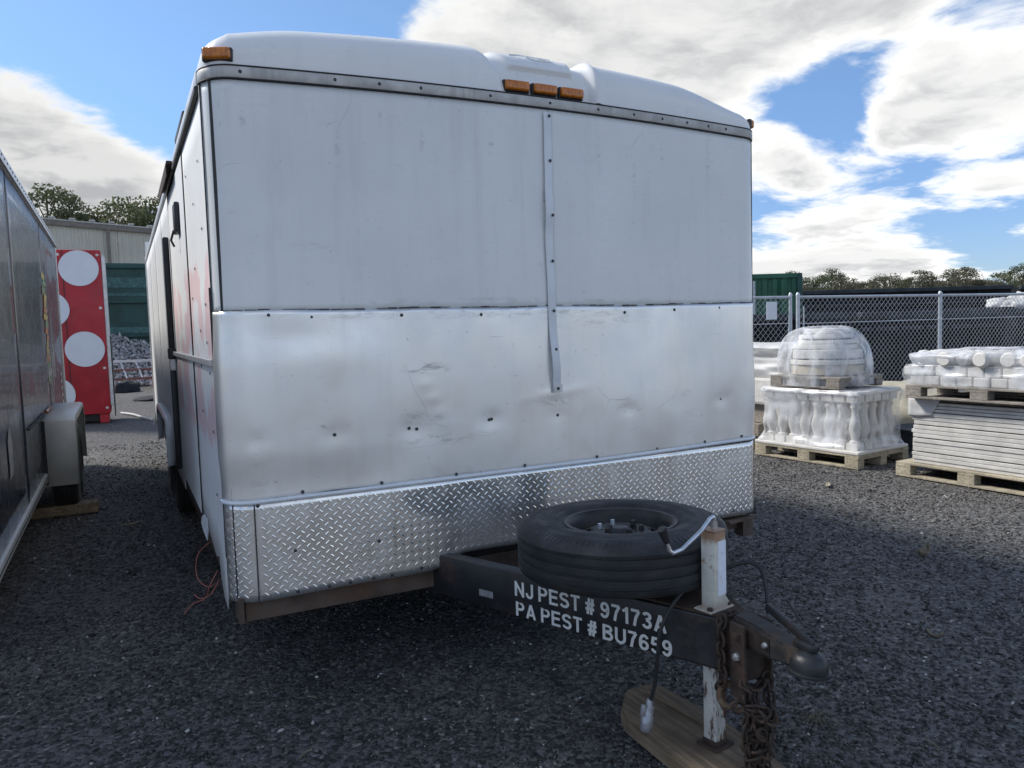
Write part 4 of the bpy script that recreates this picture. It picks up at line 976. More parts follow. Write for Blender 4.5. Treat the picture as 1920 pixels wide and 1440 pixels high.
# ------------------------------------------------------------------ neighbouring dark trailer
NX = -2.2
NTR = thing('dark_trailer', 'glossy dark blue enclosed trailer cut off by the left edge', 'trailer', (NX, 4.0, 0), math.radians(0.45))
def nb(mb, name, material, parent=NTR, smooth=False): return mb.build(name, material, parent, smooth, local=True)
Y0, Y1, ZL0, ZL1 = -2.95, 3.35, 0.37, 2.50
for i, (a, b) in enumerate(((Y0, -1.2), (-1.2, 1.2), (1.2, Y1))):
    m = MB(); rows = []
    for k in range(15):
        row = []
        for q in range(17):
            y = a+0.002+(b-a-0.004)*q/16; z = ZL0+(ZL1-ZL0)*k/14
            row.append((0.0035*nz(5, y, z, 1.2)+0.0015*nz(7, y, z, 3.0), y, z))
        rows.append(row)
    m.grid(rows); solid(nb(m, 'side_panel', M['navy'], smooth='all'), 0.003)
m = MB(); m.box(-2.4, -0.01, Y0, Y1-0.02, ZL0, ZL1+0.05); nb(m, 'body_core', M['black'])
m = MB(); m.bbox(-2.4, 0.012, Y1-0.04, Y1, ZL0-.02, ZL1+0.06, 0.006); nb(m, 'end_trim', M['trim'])
m = MB(); m.bbox(-0.03, 0.016, Y0, Y1, ZL1, ZL1+0.075, 0.006); nb(m, 'roof_rail', M['trim'], smooth=True)
m = MB(); m.box(0.0155, 0.018, Y0, Y1, ZL1-0.004, ZL1+0.010); nb(m, 'rail_gasket', M['seal'])
riv = MB(); riv.lathe([(0.0001, 0.005), (0.006, 0.004), (0.009, 0)], 8, Matrix.Rotation(PI/2, 4, 'Y')); riv = riv.mesh('rivet', M['screw'], smooth=True)
for k in range(34): 
    o = inst('rivet', riv, NTR, (0.016, -1.4+k*0.14, ZL1+0.045), world=False)
m = MB(); m.bbox(-0.04, 0.018, Y0, 0.10, ZL0-0.045, ZL0+0.018, 0.006); nb(m, 'bottom_rail', M['fender'], smooth=True)
m = MB(); m.box(0.0185, 0.021, Y0, 0.10, ZL0-0.016, ZL0-0.010); nb(m, 'rail_groove', M['seal'])
m = MB(); m.bbox(-0.04, 0.010, 1.75, Y1, ZL0-0.045, ZL0+0.018, 0.006); nb(m, 'bottom_rail', M['fender'], smooth=True)
# fender over the wheels, with its flat front face
m = MB(); prof = [(0.10, 0.28), (0.10, 0.72), (0.125, 0.79), (0.20, 0.825), (1.65, 0.825), (1.73, 0.79), (1.76, 0.72), (1.76, 0.28)]
rows = []
for x in (0.0, 0.205, 0.225, 0.232):
    e = 0.0 if x < 0.21 else (0.006 if x < 0.23 else 0.03)
    rows.append([(x, y+(e if y < .15 else -e if y > 1.7 else 0), z-(e if z > .7 else 0)) for y, z in prof])
m.grid(rows); fo = solid(nb(m, 'fender', M['fender'], smooth=True), 0.006)
m = MB(); m.grid([[(0.232, y, z), (0.232, y if .15 < y < 1.7 else y, z-0.05 if z > .7 else z)] for y, z in prof]); nb(m, 'fender_skirt', M['fender'])
m = MB(); m.box(0.0, 0.02, 0.092, 0.099, 0.29, 0.80); m.build('fender_gasket', M['seal'], fo, local=True)
for y in (0.50, 1.28):
    t = inst('wheel', wheel_cache[-1][0], NTR, (0.115, y, 0.335), world=False, scale=(0.95, 0.97, 0.97)); t.rotation_euler = (0, 0, PI)
    r_ = bpy.data.objects.new('rim', wheel_cache[-1][1]); col.objects.link(r_); r_.parent = t
m = MB(); m.bbox(0.006, 0.022, 0.45, 0.95, 0.838, 0.860, 0.005); nb(m, 'side_marker', M['amber'], smooth=True)
m = MB(); m.bbox(0.004, 0.018, -1.0, 0.3, 0.842, 0.855, 0.004); nb(m, 'side_trim_line', M['seal'])
def decal(pts, material, name='decal'):
    m = MB(); m.add([(0.006, y, z) for y, z in pts], [tuple(range(len(pts)))]); solid(nb(m, name, material), 0.0012)
for i in range(16):
    y = 1.25+RND.uniform(-.06, .06); z = 2.02-i*0.062; w = RND.uniform(.10, .26); h = RND.uniform(.03, .055)
    decal([(y-w, z-h*RND.uniform(.4, 1)), (y+w*.6, z-h*.8), (y+w, z+h*.3), (y-w*.5, z+h*.9)], M[RND.choice(['mark_y', 'mark_y', 'mark_o', 'mark_g', 'mark_w'])])  # column of thin coloured strips flat on the panel
for i in range(6): decal([(2.72, 1.05-i*.075), (2.86, 1.05-i*.075), (2.86, 1.085-i*.075), (2.72, 1.085-i*.075)], M['mark_w'])
for i in range(9):
    y = 0.9+i*0.13+RND.uniform(-.05, .05); z = 1.18+RND.uniform(-.1, .1)
    decal([(y, z-.12), (y+.035, z-.14), (y+.04, z+.18), (y+.01, z+.2)], M['mark_w'])  # white streaks paint in the booth discs' reflection on the panel
decal([(-2.0, .68), (-1.86, .70), (-1.83, .86), (-1.9, .96), (-2.0, .9)], M['mark_w'])
# board under the dark trailer's wheel
m = MB(); m.bbox(-2.45, -1.855, 4.26, 4.44, 0.0, 0.085, 0.006, None); m.bbox(-2.35, -1.88, 4.43, 4.60, 0.0, 0.05, 0.006)
o = m.build('wheel_board', M['wood']); tag(o, 'old brown board lying in front of the dark trailer wheel', 'board')

# ------------------------------------------------------------------ red booth and things beyond
RB = thing('red_booth', 'tall red booth with white discs between the two trailers', 'booth', (-2.5, 12.4, 0))
m = MB(); m.bbox(-3.20, -1.845, 12.0, 12.9, 0.16, 2.965, 0.02); m.build('body', M['red'], RB, smooth=True)
def disc(x, z, r_):
    m = MB(); m.lathe([(0.0001, 0.0), (r_, 0.0), (r_, 0.004)], 40, Matrix.Translation((x, 11.987, z)) @ Matrix.Rotation(PI/2, 4, 'X')); m.build('disc', M['disc'], RB)
for x, z in ((-2.185, 2.655), (-2.175, 1.285), (-2.66, 1.965), (-2.66, 0.525), (-3.1, 2.655), (-3.1, 1.285)): disc(x, z, 0.30)
for x_, z_ in ((-1.90, 2.88), (-1.90, .26), (-1.90, 1.98), (-1.90, .95), (-2.48, 2.88), (-2.48, .26)):
    m = MB(); m.lathe([(0.0001, .012), (.02, .01), (.026, 0)], 10, Matrix.Translation((x_, 12.0, z_)) @ Matrix.Rotation(PI/2, 4, 'X')); m.build('bolt', M['trim'], RB)
m = MB(); m.box(-2.425, -2.415, 11.990, 11.9995, .18, 2.95); m.build('panel_joint', M['seal'], RB)
m = MB(); m.bbox(-1.845, -1.79, 12.02, 12.88, 0.3, 2.88, 0.01); m.build('side_trim', M['trim'], RB)
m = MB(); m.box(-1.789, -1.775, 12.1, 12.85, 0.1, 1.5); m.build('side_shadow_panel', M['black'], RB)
for x in (-3.0, -1.95):
    for y in (12.1, 12.75):
        m = MB(); m.bbox(x-0.07, x+0.07, y-0.06, y+0.06, 0.0, 0.17, 0.01); m.build('foot', M['red'], RB)
m = MB(); m.box(-3.1, -2.0, 12.15, 12.8, 0.03, 0.16); m.build('underframe', M['black'], RB)

GC = thing('green_bin', 'dark green steel bin behind the heap of pale stones', 'container', (-1.2, 27, 0))
m = MB(); m.bbox(-5.5, 2.5, 26.0, 29.5, 0.15, 4.0, 0.03); m.build('body', M['cgreen2'], GC)
for z, h, mt_ in ((3.88, .12, 'cgreen2'), (2.70, .10, 'cgreen2'), (1.55, .10, 'cgreen2')):
    m = MB(); m.bbox(-5.5, 2.5, 25.90, 26.0, z-h/2, z+h/2, 0.015); m.build('rib', M[mt_], GC)
for z, h in ((3.35, .34), (2.95, .10), (1.75, .20)):
    m = MB(); m.box(-5.4, 2.4, 25.985, 25.999, z-h/2, z+h/2); m.build('faded_band', M['cgreenband'], GC)

# rubble heap
rng2 = np.random.default_rng(11); n = 5200
hx = rng2.uniform(-5.0, 2.2, n); t_ = rng2.uniform(0, 1, n); hy = 25.7-2.9*t_+rng2.normal(0, .08, n)
hz = 1.42*(1-t_)**0.9*(1+0.10*np.sin(hx*2.3)) + rng2.uniform(0, .08, n)
core = MB(); core.grid([[(x, 25.8-2.9*t, max(0, 1.30*(1-t)**0.9*(1+0.10*math.sin(x*2.3)))-0.03) for x in np.linspace(-5, 2.2, 40)] for t in np.linspace(0, 1, 14)])
hs = 0.10+0.13*rng2.uniform(0, 1, n)**2
o = stones_mesh('rubble_heap', M['rubble'], np.stack([hx, hy, hz], -1), hs, rng2.uniform(0, 1, n), 12, 0.85); tag(o, 'heap of pale grey stones in front of the dark green bin', 'stone heap', kind='stuff')
c_ = core.build('heap_core', MATS['pale_sand'], o)
# rack of red-brown bars with white rungs
RK = thing('metal_rack', 'low red-brown and white metal rack in front of the stone heap', 'rack', (-1.4, 21.8, 0))
for i, (z, y) in enumerate(((0.80, 22.0), (0.55, 21.8), (0.30, 21.6))):
    m = MB(); m.bbox(-2.3, 0.1, y, y+0.06, z-0.035, z+0.035, 0.005); m.build('bar', M['rackw'] if i == 0 else M['rack'], RK)
for k in range(6):
    x = -2.1+k*0.4
    m = MB(); m.tube([(x, 22.06, .80), (x+.16, 21.6, .32)], 0.025, 6); m.build('rung', M['rackw'], RK)
for x in (-2.28, -0.9, 0.05):
    m = MB(); m.bbox(x, x+0.06, 21.6, 22.06, 0.0, 0.30, 0.005); m.build('leg', M['rack'], RK)
m = MB(); m.bbox(-0.85, -0.70, 21.2, 21.4, 0.0, 0.62, 0.01); o = m.build('red_can', M['red']); tag(o, 'small red canister beside the metal rack', 'canister')
def lump(name, material, loc, dims, seed, label, cat, sub=3, amp=0.35, group=None, kind=None, parent=None):
    bm = bmesh.new(); bmesh.ops.create_icosphere(bm, subdivisions=sub, radius=1)
    for v in bm.verts:
        n_ = noise.noise(v.co*1.7+Vector((seed, 0, 0)))+0.5*noise.noise(v.co*4+Vector((0, seed, 0)))
        v.co *= 1+amp*n_
        v.co = Vector((v.co.x*dims[0], v.co.y*dims[1], max(-0.35, v.co.z)*dims[2]+0.35*dims[2]))
    me = bpy.data.meshes.new(name); bm.to_mesh(me); bm.free(); me.materials.append(material)
    me.polygons.foreach_set('use_smooth', [True]*len(me.polygons))
    o = bpy.data.objects.new(name, me); col.objects.link(o); o.location = loc
    if parent is not None: o.parent = parent; o.location = Vector(loc)-wloc(parent)
    else: tag(o, label, cat, group, kind)
    return o
lump('dark_rag', M['rag'], (-1.62, 20.5, 0), (.38, .3, .22), 3, 'crumpled black sheet on the ground beside the red booth', 'rag')
lump('dark_mound', M['rag'], (-0.95, 17.0, 0), (.5, .5, .06), 9, 'flat dark patch of debris between trailer and red booth', 'debris')
m = MB(); m.tube(smooth_path([(-1.70, 13.6, .02), (-1.5, 13.0, .03), (-1.35, 12.3, .02), (-1.22, 11.9, .015)]), 0.02, 6); o = m.build('pale_hose', M['rackw'], smooth=True); tag(o, 'pale length of hose on the ground right of the red booth', 'hose')

# beige warehouse
WH = thing('warehouse', 'beige corrugated metal warehouse behind the green bin', 'building', (-4, 48, 0))
WY = 45.0
def wroof(x): return 7.64 - 0.066*(x-0.4)
xa = -26.0
nb_ = 0
while xa < 12:
    xb = xa+3.5
    m = MB(); rows_lo, rows_hi = [], []
    x = xa; pts = []
    while x < xb-0.01:
        for dx_, dy_ in ((0.0, 0), (0.22, 0), (0.25, -0.05), (0.32, -0.05)): pts.append((x+dx_, WY+dy_))
        x += 0.35
    m.grid([[(px, py, 0.0) for px, py in pts], [(px, py, wroof(px)-0.12) for px, py in pts]])
    solid(m.build('wall_panel', M['beige'], WH), 0.02); xa = xb
m = MB(); m.prism([(-26, wroof(-26)-0.30), (12, wroof(12)-0.30), (12, wroof(12)), (-26, wroof(-26))], 0, 0.16, Matrix(((1, 0, 0, 0), (0, 0, 1, WY-0.22), (0, 1, 0, 0), (0, 0, 0, 1)))); m.build('gutter', M['gutter'], WH)
m = MB(); m.grid([[(x, y, wroof(x)+0.04+(y-WY)*0.05) for x in (-26, 12)] for y in (WY-0.25, WY+14)]); solid(m.build('roof', M['roofm'], WH), 0.06)
rb_ = MB(); rb_.bbox(-0.14, 0.14, -0.25, 14, 0, 0.10, 0.02); rb_ = rb_.mesh('roof_rib', M['roofm'])
for k in range(40): inst('roof_rib', rb_, WH, (-25.5+k*0.95, WY-0.02, wroof(-25.5+k*0.95)+0.06), (math.atan(0.05), 0, 0))
m = MB(); m.bbox(-2.05, -1.88, WY-0.20, WY-0.06, 0, wroof(-2)-0.2, 0.02); m.build('downpipe', M['gutter'], WH)
m = MB(); m.box(-26, 12, WY+0.05, WY+13.8, 0, 6.7); m.build('inner_core', M['beige'], WH)

# ------------------------------------------------------------------ right side: fence
def fy(x): return 5.03-0.055*(x-7.0)
FH = 1.75
def mesh_panel(parent, xa, xb, z0, z1, pitch=0.092, wr=0.0028):
    m = MB(); Wd = xb-xa; H = z1-z0
    n = int((Wd+H)/pitch)+1
    for s in (0, 1):
        for k in range(n):
            c = k*pitch
            a = max(0, c-H); b = min(c, Wd)
            if b-a < 0.02: continue
            p0 = (a, c-a); p1 = (b, c-b)
            if s: p0, p1 = (Wd-p0[0], p0[1]), (Wd-p1[0], p1[1])
            q = [Vector((xa+p[0], fy(xa+p[0])+(0.003 if s else -0.003), z0+p[1])) for p in (p0, p1)]
            m.tube(q, wr, 3, cap=False)
    o = m.build('mesh', M['galvw'], parent); o['kind'] = 'stuff'; return o
def post(parent, x, r_=0.03, h=FH+0.03):
    m = MB(); m.tube([(x, fy(x), 0), (x, fy(x), h)], r_, 10); m.lathe([(r_+.003, 0), (r_+.003, .02), (r_*.6, .045), (0.0001, .05)], 10, Matrix.Translation((x, fy(x), h-.01))); m.build('post', M['galv'], parent, smooth=True)
def rail(parent, xa, xb, z, r_=0.021, name='rail'):
    m = MB(); m.tube([(xa, fy(xa), z), (xb, fy(xb), z)], r_, 8); m.build(name, M['galv'], parent, smooth=True)
GT = thing('chain_link_gate', 'chain link gate panel left of the twin posts', 'gate', (5.6, 5.1, 0))
post(GT, 6.93, 0.024); post(GT, 4.3, 0.024); rail(GT, 4.3, 6.93, FH); rail(GT, 4.3, 6.93, 0.12); rail(GT, 4.3, 6.93, 1.38, 0.006, 'tension_wire'); mesh_panel(GT, 4.3, 6.90, 0.12, FH)
m = MB(); m.tube([(6.82, fy(6.82)-.02, 0.15), (6.90, fy(6.9)-.02, 1.6)], 0.014, 8); m.build('brace', M['galv'], GT, smooth=True)
FN = thing('chain_link_fence', 'chain link fence running right from the twin posts behind the pallets', 'fence', (10, 4.8, 0))
for x in (7.07, 10.04, 13.2, 16.4): post(FN, x, 0.03 if x > 7.2 else 0.028)
rail(FN, 7.07, 16.4, FH); rail(FN, 7.07, 16.4, 1.37, 0.007, 'tension_wire'); rail(FN, 7.07, 16.4, 0.10, 0.007, 'tension_wire')
for a, b in ((7.07, 10.04), (10.04, 13.2), (13.2, 16.4)): mesh_panel(FN, a, b, 0.06, FH)
m = MB(); m.tube([(7.16, fy(7.16)-.02, 0.1), (7.16, fy(7.16)-.02, 1.62)], 0.010, 6); m.build('stretcher_bar', M['galv'], FN, smooth=True)
m = MB(); m.box(6.455, 6.655, fy(6.5)-.035, fy(6.5)-.030, 1.44, 1.69, None); o = m.build('paper_notice', M['disc']); tag(o, 'small white paper notice tied to the chain link gate', 'sign'); 
m = MB(); m.tube([(7.35, 3.75, 0.02), (7.06, 4.75, 1.02)], 0.022, 8); o = m.build('leaning_pipe', M['galv'], smooth=True); tag(o, 'grey pipe leaning against the fence behind the baluster pallet', 'pipe')

# dumpsters behind the fence
def binbox(name, label, x0, y0, x1, y1, h, depth, mid=None, group=None, ribs=0.62):
    d = Vector((x1-x0, y1-y0, 0)); L = d.length; an = math.atan2(d.y, d.x)
    t = thing(name, label, 'dumpster', (x0, y0, 0), an, group)
    m = MB(); m.bbox(0, L, 0, 0.06, 0.18, h-0.05, 0.01); m.bbox(0, 0.06, 0.06, depth, 0.18, h-0.05, 0.01); m.bbox(L-0.06, L, 0.06, depth, 0.18, h-0.05, 0.01); m.bbox(0.06, L-.06, depth-.06, depth, 0.18, h-0.05, 0.01); m.box(0.06, L-.06, .06, depth-.06, .18, .24); m.build('shell', M['bin'], t, local=True)
    m = MB(); m.bbox(-0.03, L+0.03, -0.09, 0.05, h-0.14, h, 0.015); m.build('top_rail', M['binrail'], t, local=True, smooth=True)
    m = MB(); m.bbox(-0.03, L+0.03, depth-0.05, depth+.09, h-0.14, h, 0.015); m.build('top_rail', M['binrail'], t, local=True, smooth=True)
    m = MB(); m.bbox(-0.02, L+0.02, -0.07, 0.0, 0.15, 0.32, 0.015); m.build('bottom_rail', M['bin'], t, local=True)
    if mid:
        m = MB(); m.bbox(0, L, -0.06, 0.0, mid-.04, mid+.04, 0.01); m.build('mid_rail', M['binrail'], t, local=True)
    rm = MB(); rm.bbox(-0.05, 0.05, -0.075, 0.0, 0.32, h-0.15, 0.012); rm = rm.mesh('rib', M['bin'])
    k = 0.3
    while k < L-0.2:
        o = bpy.data.objects.new('rib', rm); col.objects.link(o); o.parent = t; o.location = (k, 0, 0); k += ribs
    return t
binbox('dumpster', 'low black steel dumpster close behind the chain link gate', 8.0, 8.55, 11.6, 7.75, 1.56, 2.2)
binbox('dumpster', 'low black steel dumpster holding white sacks behind the chain link fence', 11.75, 7.7, 17.6, 6.45, 1.55, 2.2, 1.2)
binbox('dumpster', 'low black steel dumpster farthest right behind the fence', 17.75, 6.4, 22.5, 5.4, 1.54, 2.2)
binbox('dumpster', 'long tall black open-top container behind the low dumpsters', 19.4, 16.9, 26.6, 13.25, 2.45, 2.4, 1.9, ribs=1.1)
binbox('dumpster', 'tall black open-top container at the far right behind the sacks', 26.9, 13.1, 34, 9.6, 2.42, 2.4, 1.9, ribs=1.1)
for i, (x, y, z, lb) in enumerate(((15.75, 6.95, 1.78, 'front white sack heaped in the dumpster at the right edge'), (16.15, 7.05, 1.92, 'upper white sack heaped in the dumpster at the right edge'), (16.35, 6.80, 1.75, 'rightmost white sack heaped in the dumpster at the right edge'), (15.9, 7.4, 1.80, 'rear white sack heaped in the dumpster at the right edge'))):
    lump('white_sack', M['sack'], (x, y, z-.25), (.28, .24, .16), 20+i, lb, 'sack', 3, .45, 'sacks in the dumpster at the right edge')
m = MB(); m.box(15.2, 17.3, 6.85, 8.2, 0.3, 1.58); o = m.build('dumpster_load', M['rag']); tag(o, 'dark rubbish load beneath the white sacks in the dumpster', 'rubbish')
# green shipping container
SC = thing('green_container', 'green corrugated shipping container behind the gate, right of the trailer', 'container', (12.6, 14.2, 0), math.atan2(-0.61, 1.19))
m = MB(); pts = []
x = -3.0
while x < 3.30:
    for dx_, dy_ in ((0, 0), (0.07, 0), (0.11, 0.04), (0.18, 0.04), (0.22, 0)): pts.append((x+dx_, dy_))
    x += 0.28
m.grid([[(a, b, 0.15) for a, b in pts], [(a, b, 2.62) for a, b in pts]]); solid(m.build('side_sheet', M['cgreen'], SC, local=True), 0.01)
m = MB(); m.box(-3.0, 3.28, 0.06, 2.3, 0.15, 2.66); m.build('box_core', M['cgreen'], SC, local=True)
for z in (0.12, 2.62):
    m = MB(); m.bbox(-3.05, 3.35, -0.05, 0.05, z-0.0, z+0.13, 0.01); m.build('rail', M['cgreen'], SC, local=True)
for x in (0.35, 1.15, 1.95, 2.75):
    m = MB(); m.bbox(x, x+0.07, -0.10, -0.045, 0.2, 2.55, 0.01); m.build('locking_bar', M['galv'] if x < 2.7 else M['cgreen'], SC, local=True)
m = MB(); m.bbox(3.22, 3.36, -0.06, 0.08, 0.1, 2.75, 0.01); m.build('corner_post', M['cgreen2'], SC, local=True)

# ------------------------------------------------------------------ pallets and their loads
pm_cache = {}
def pallet(label, x, y, rz, z=0, L=1.22, D_=1.05, H=0.13, material='pallet', group=None):
    """x,y: corner nearest the camera; local +y runs along L, local +x along D_"""
    t = thing('pallet', label, 'pallet', (x, y, z), rz, group)
    M_ = M[material]
    def bd(name, x0, x1, y0, y1, z0, z1):
        m = MB(); m.bbox(x0, x1, y0, y1, z0, z1, 0.003); return m.build(name, M_, t, local=True)
    for k in range(3):
        for q in range(3): bd('block', (0.0, D_/2-.05, D_-.10)[k], (0.10, D_/2+.05, D_)[k], (0, L/2-.07, L-.14)[q], (.14, L/2+.07, L)[q], 0.021, H-0.042)
    for k in range(3): bd('bottom_board', (0.0, D_/2-.05, D_-.10)[k], (0.10, D_/2+.05, D_)[k], 0, L, 0.001, 0.020)
    for q in range(3): bd('stringer_board', 0, D_, (0, L/2-.07, L-.14)[q], (.14, L/2+.07, L)[q], H-0.041, H-0.022)
    n = 7
    for k in range(n):
        w = D_/n; jz = RND.uniform(0, .002); bd('top_board', k*w+0.006, (k+1)*w-0.006, -RND.uniform(0, .008), L+RND.uniform(0, .008), H-0.021, H-jz)
    return t
def shell(name, material, label, cat, loc, rz, rings, parent=None, group=None, seg=(10, 9), amp=0.012, seed=1.0, top=True, roundr=0.06):
    """wrinkled wrap: rings = list of (x0,x1,y0,y1,z) rounded rectangles in local axes"""
    m = MB(); rows = []
    def rrect(x0, x1, y0, y1, z):
        P = []; r_ = roundr
        for cx, cy, a0 in ((x1-r_, y0+r_, -PI/2), (x1-r_, y1-r_, 0), (x0+r_, y1-r_, PI/2), (x0+r_, y0+r_, PI)):
            for k in range(5): a = a0+PI/2*k/4; P.append((cx+r_*math.cos(a), cy+r_*math.sin(a), z))
        Q = []
        for i in range(len(P)):
            a, b = Vector(P[i]), Vector(P[(i+1) % len(P)]); n = 14 if i % 5 == 4 else 1
            for k in range(n): Q.append(a.lerp(b, k/n))
        return Q
    full = []
    for i in range(len(rings)-1):
        for k in range(seg[0]):
            t = k/seg[0]; full.append([a+(b-a)*t for a, b in zip(rings[i], rings[i+1])])
    full.append(list(rings[-1]))
    for rg in full:
        q = rrect(*rg); c = Vector(((rg[0]+rg[1])/2, (rg[2]+rg[3])/2, rg[4]))
        row = []
        for v in q:
            d = (v-c); d.z = 0; d.normalize()
            w = amp*(noise.noise(Vector((v.x*3+seed, v.y*3, v.z*14)))+0.7*noise.noise(Vector((v.x*9, v.y*9+seed, v.z*22))))
            row.append(v+d*w+Vector((0, 0, w*0.6)))
        row.append(row[0]); rows.append(row)
    m.grid(rows)
    if top:
        n = len(rows[-1])-1; base = len(m.v)-n-1; m.f.append(tuple(base+i for i in range(n)))
    o = m.build(name, material, None, smooth='all'); 
    if parent is not None: o.parent = parent
    else:
        o.location = loc; o.rotation_euler = (0, 0, rz); tag(o, label, cat, group)
    return o
# --- pallet of balusters
PX, PY, PR = 4.485, 1.955, math.radians(5.5)
pallet('lower pallet under the plastic-wrapped white balusters', PX, PY, PR, 0, 1.20, 0.84)
def loc2(x, y, z): c, s = math.cos(PR), math.sin(PR); return (PX+c*x-s*y, PY+s*x+c*y, z)
m = MB(); m.bbox(0.0, 0.83, -0.005, 1.205, 0.131, 0.165, 0.01); o = m.build('base_sheet', M['stone']); o.location = (PX, PY, 0); o.rotation_euler = (0, 0, PR); tag(o, 'white board laid on the lower pallet beneath the balusters', 'board')
bal = MB(); bal.box(-.056, .056, -.056, .056, 0, .065); bal.box(-.056, .056, -.056, .056, .455, .52)
bal.lathe([(0.05, .065), (0.052, .08), (0.034, .095), (0.036, .12), (0.052, .16), (0.058, .20), (0.052, .245), (0.038, .30), (0.032, .345), (0.034, .385), (0.045, .40), (0.045, .42), (0.035, .435), (0.05, .455)], 14)
bal = bal.mesh('baluster', M['stone'], smooth=True)
ordn = ['first', 'second', 'third', 'fourth', 'fifth', 'sixth', 'seventh', 'eighth', 'ninth', 'tenth']
for k in range(8):
    o = bpy.data.objects.new('baluster', bal); col.objects.link(o); o.location = loc2(0.12, 0.11+k*0.137, 0.166); o.rotation_euler = (0, 0, PR)
    tag(o, f'white stone baluster, {ordn[k]} from the right in the long front row', 'baluster', 'wrapped balusters on the lower pallet')
for k in range(4):
    o = bpy.data.objects.new('baluster', bal); col.objects.link(o); o.location = loc2(0.257+k*0.137, 0.11, 0.166); o.rotation_euler = (0, 0, PR)
    tag(o, f'white stone baluster, {ordn[k+1]} from the corner along the short right row', 'baluster', 'wrapped balusters on the lower pallet')
m = MB(); m.bbox(0.19, 0.77, 0.18, 1.12, 0.166, 0.68, 0.02); o = m.build('baluster_core', M['stone']); o.location = (PX, PY, 0); o.rotation_euler = (0, 0, PR); tag(o, 'packed inner block of white stone behind the wrapped balusters', 'stone')
m = MB(); m.bbox(0.045, 0.77, 0.04, 1.14, 0.690, 0.725, 0.012); o = m.build('top_sheet', M['stone']); o.location = (PX, PY, 0); o.rotation_euler = (0, 0, PR); tag(o, 'white slab on top of the wrapped balusters', 'slab')
shell('plastic_wrap', M['film'], 'milky plastic wrap around the balusters on the lower pallet', 'plastic wrap', (PX, PY, 0), PR, [(0.01, .82, 0.0, 1.20, 0.17), (0.045, .79, 0.03, 1.155, 0.27), (0.045, .78, 0.035, 1.145, 0.58), (0.02, .80, 0.005, 1.18, 0.69), (0.04, .78, 0.03, 1.15, 0.735), (0.08, .74, 0.09, 1.09, 0.740)], seed=2.2, amp=0.011)
# upper small pallet with stacked stone rings
UPX, UPY, UPZ = loc2(0.03, 0.22, 0.742)
pallet('small upper pallet carrying the dome of stacked stone rings', UPX, UPY, PR, UPZ, 0.80, 0.72, 0.115, 'pallet_grey')
ring_specs = [(0.375, 0.105, 'stone2'), (0.385, 0.055, 'stone'), (0.365, 0.095, 'stone'), (0.335, 0.055, 'stone'), (0.315, 0.045, 'stone'), (0.285, 0.05, 'stone'), (0.235, 0.055, 'stone')]
zc_ = UPZ+0.117
for k, (r_, h, mt_) in enumerate(ring_specs):
    r_ *= 0.92
    m = MB(); m.lathe([(0.0001, 0), (r_*0.97, 0), (r_, 0.008), (r_*0.985, h-0.012), (r_*0.96, h-0.004), (0.0001, h-0.003)], 40, Matrix.Translation((0, 0, 0)))
    o = m.build('stone_ring', M[mt_], smooth=True); q = loc2(0.40+RND.uniform(-.012, .012), 0.62+RND.uniform(-.015, .015), zc_); o.location = q; o.rotation_euler = (RND.uniform(-.015, .015), RND.uniform(-.02, .02), 0); zc_ += h+0.002
    tag(o, f'round pale stone disc, {ordn[k]} from the bottom of the wrapped dome', 'stone disc', 'stone discs stacked on the upper pallet')
m = MB(); rows = []
cxd, cyd = 0.41, 0.62
for i in range(15):
    t = i/14; z = UPZ+0.02 + (zc_+0.025-UPZ-0.02)*math.sin(t*PI/2)
    rr = 0.425*max(0.0, math.cos(t*PI/2))**0.55 + 0.015
    row = []
    for k in range(61):
        a = 2*PI*k/60
        w = 0.028*noise.noise(Vector((math.cos(a)*2.4, math.sin(a)*2.4, t*1.5)))+0.010*noise.noise(Vector((math.cos(a)*9, math.sin(a)*9, t*2)))
        ex = 0.10*math.exp(-((a-PI*0.72)/0.35)**2)*(1-t)*t*3
        rq = rr*(1+w*3)+ex
        row.append((cxd+rq*math.cos(a), cyd+rq*math.sin(a), z))
    rows.append(row)
m.grid(rows); o = m.build('plastic_hood', M['film_thin'], smooth='all'); o.location = (PX, PY, 0); o.rotation_euler = (0, 0, PR); tag(o, 'clear plastic hood draped over the dome of stone discs', 'plastic wrap')
# --- pallet of slabs, right
QX, QY, QR = 4.60, 0.36, math.radians(2.5)
def locq(x, y, z): c, s = math.cos(QR), math.sin(QR); return (QX+c*x-s*y, QY+s*x+c*y, z)
pallet('lower pallet under the stack of pale slabs at the right edge', QX, QY, QR, 0, 1.25, 1.05)
z = 0.131
for k in range(5):
    h = (0.10, 0.118, 0.108, 0.112, 0.085)[k]
    n_ = 3; 
    m = MB()
    zz = z
    for q in range(n_):
        hh = h/n_; j = RND.uniform(-.006, .006)
        m.bbox(0.055+j, 1.0, 0.03+RND.uniform(-.006, .006), 1.13+RND.uniform(-.01, .01), zz, zz+hh-0.003, 0.004); zz += hh
    o = m.build('stone_slab', M['slab']); o.location = (QX, QY, 0); o.rotation_euler = (0, 0, QR+RND.uniform(-.006, .006))
    tag(o, f'pale flat slab pack, {ordn[k]} layer from the bottom at the right edge', 'slab', 'slab layers on the right pallet'); z += h+0.006
ZT = z
pallet('upper pallet on the slab stack under the pale bricks', *locq(-0.045, -0.12, 0)[:2], QR+math.radians(1.0), ZT+0.03, 1.24, 1.05, 0.12, 'pallet_grey')
m = MB(); m.bbox(0.08, 1.0, 0.1, 1.1, ZT, ZT+0.029, 0.004); o = m.build('spacer_board', M['pallet_grey']); o.location = (QX, QY, 0); o.rotation_euler = (0, 0, QR); tag(o, 'thin board between the slab stack and the upper pallet', 'board')
z = ZT+0.152
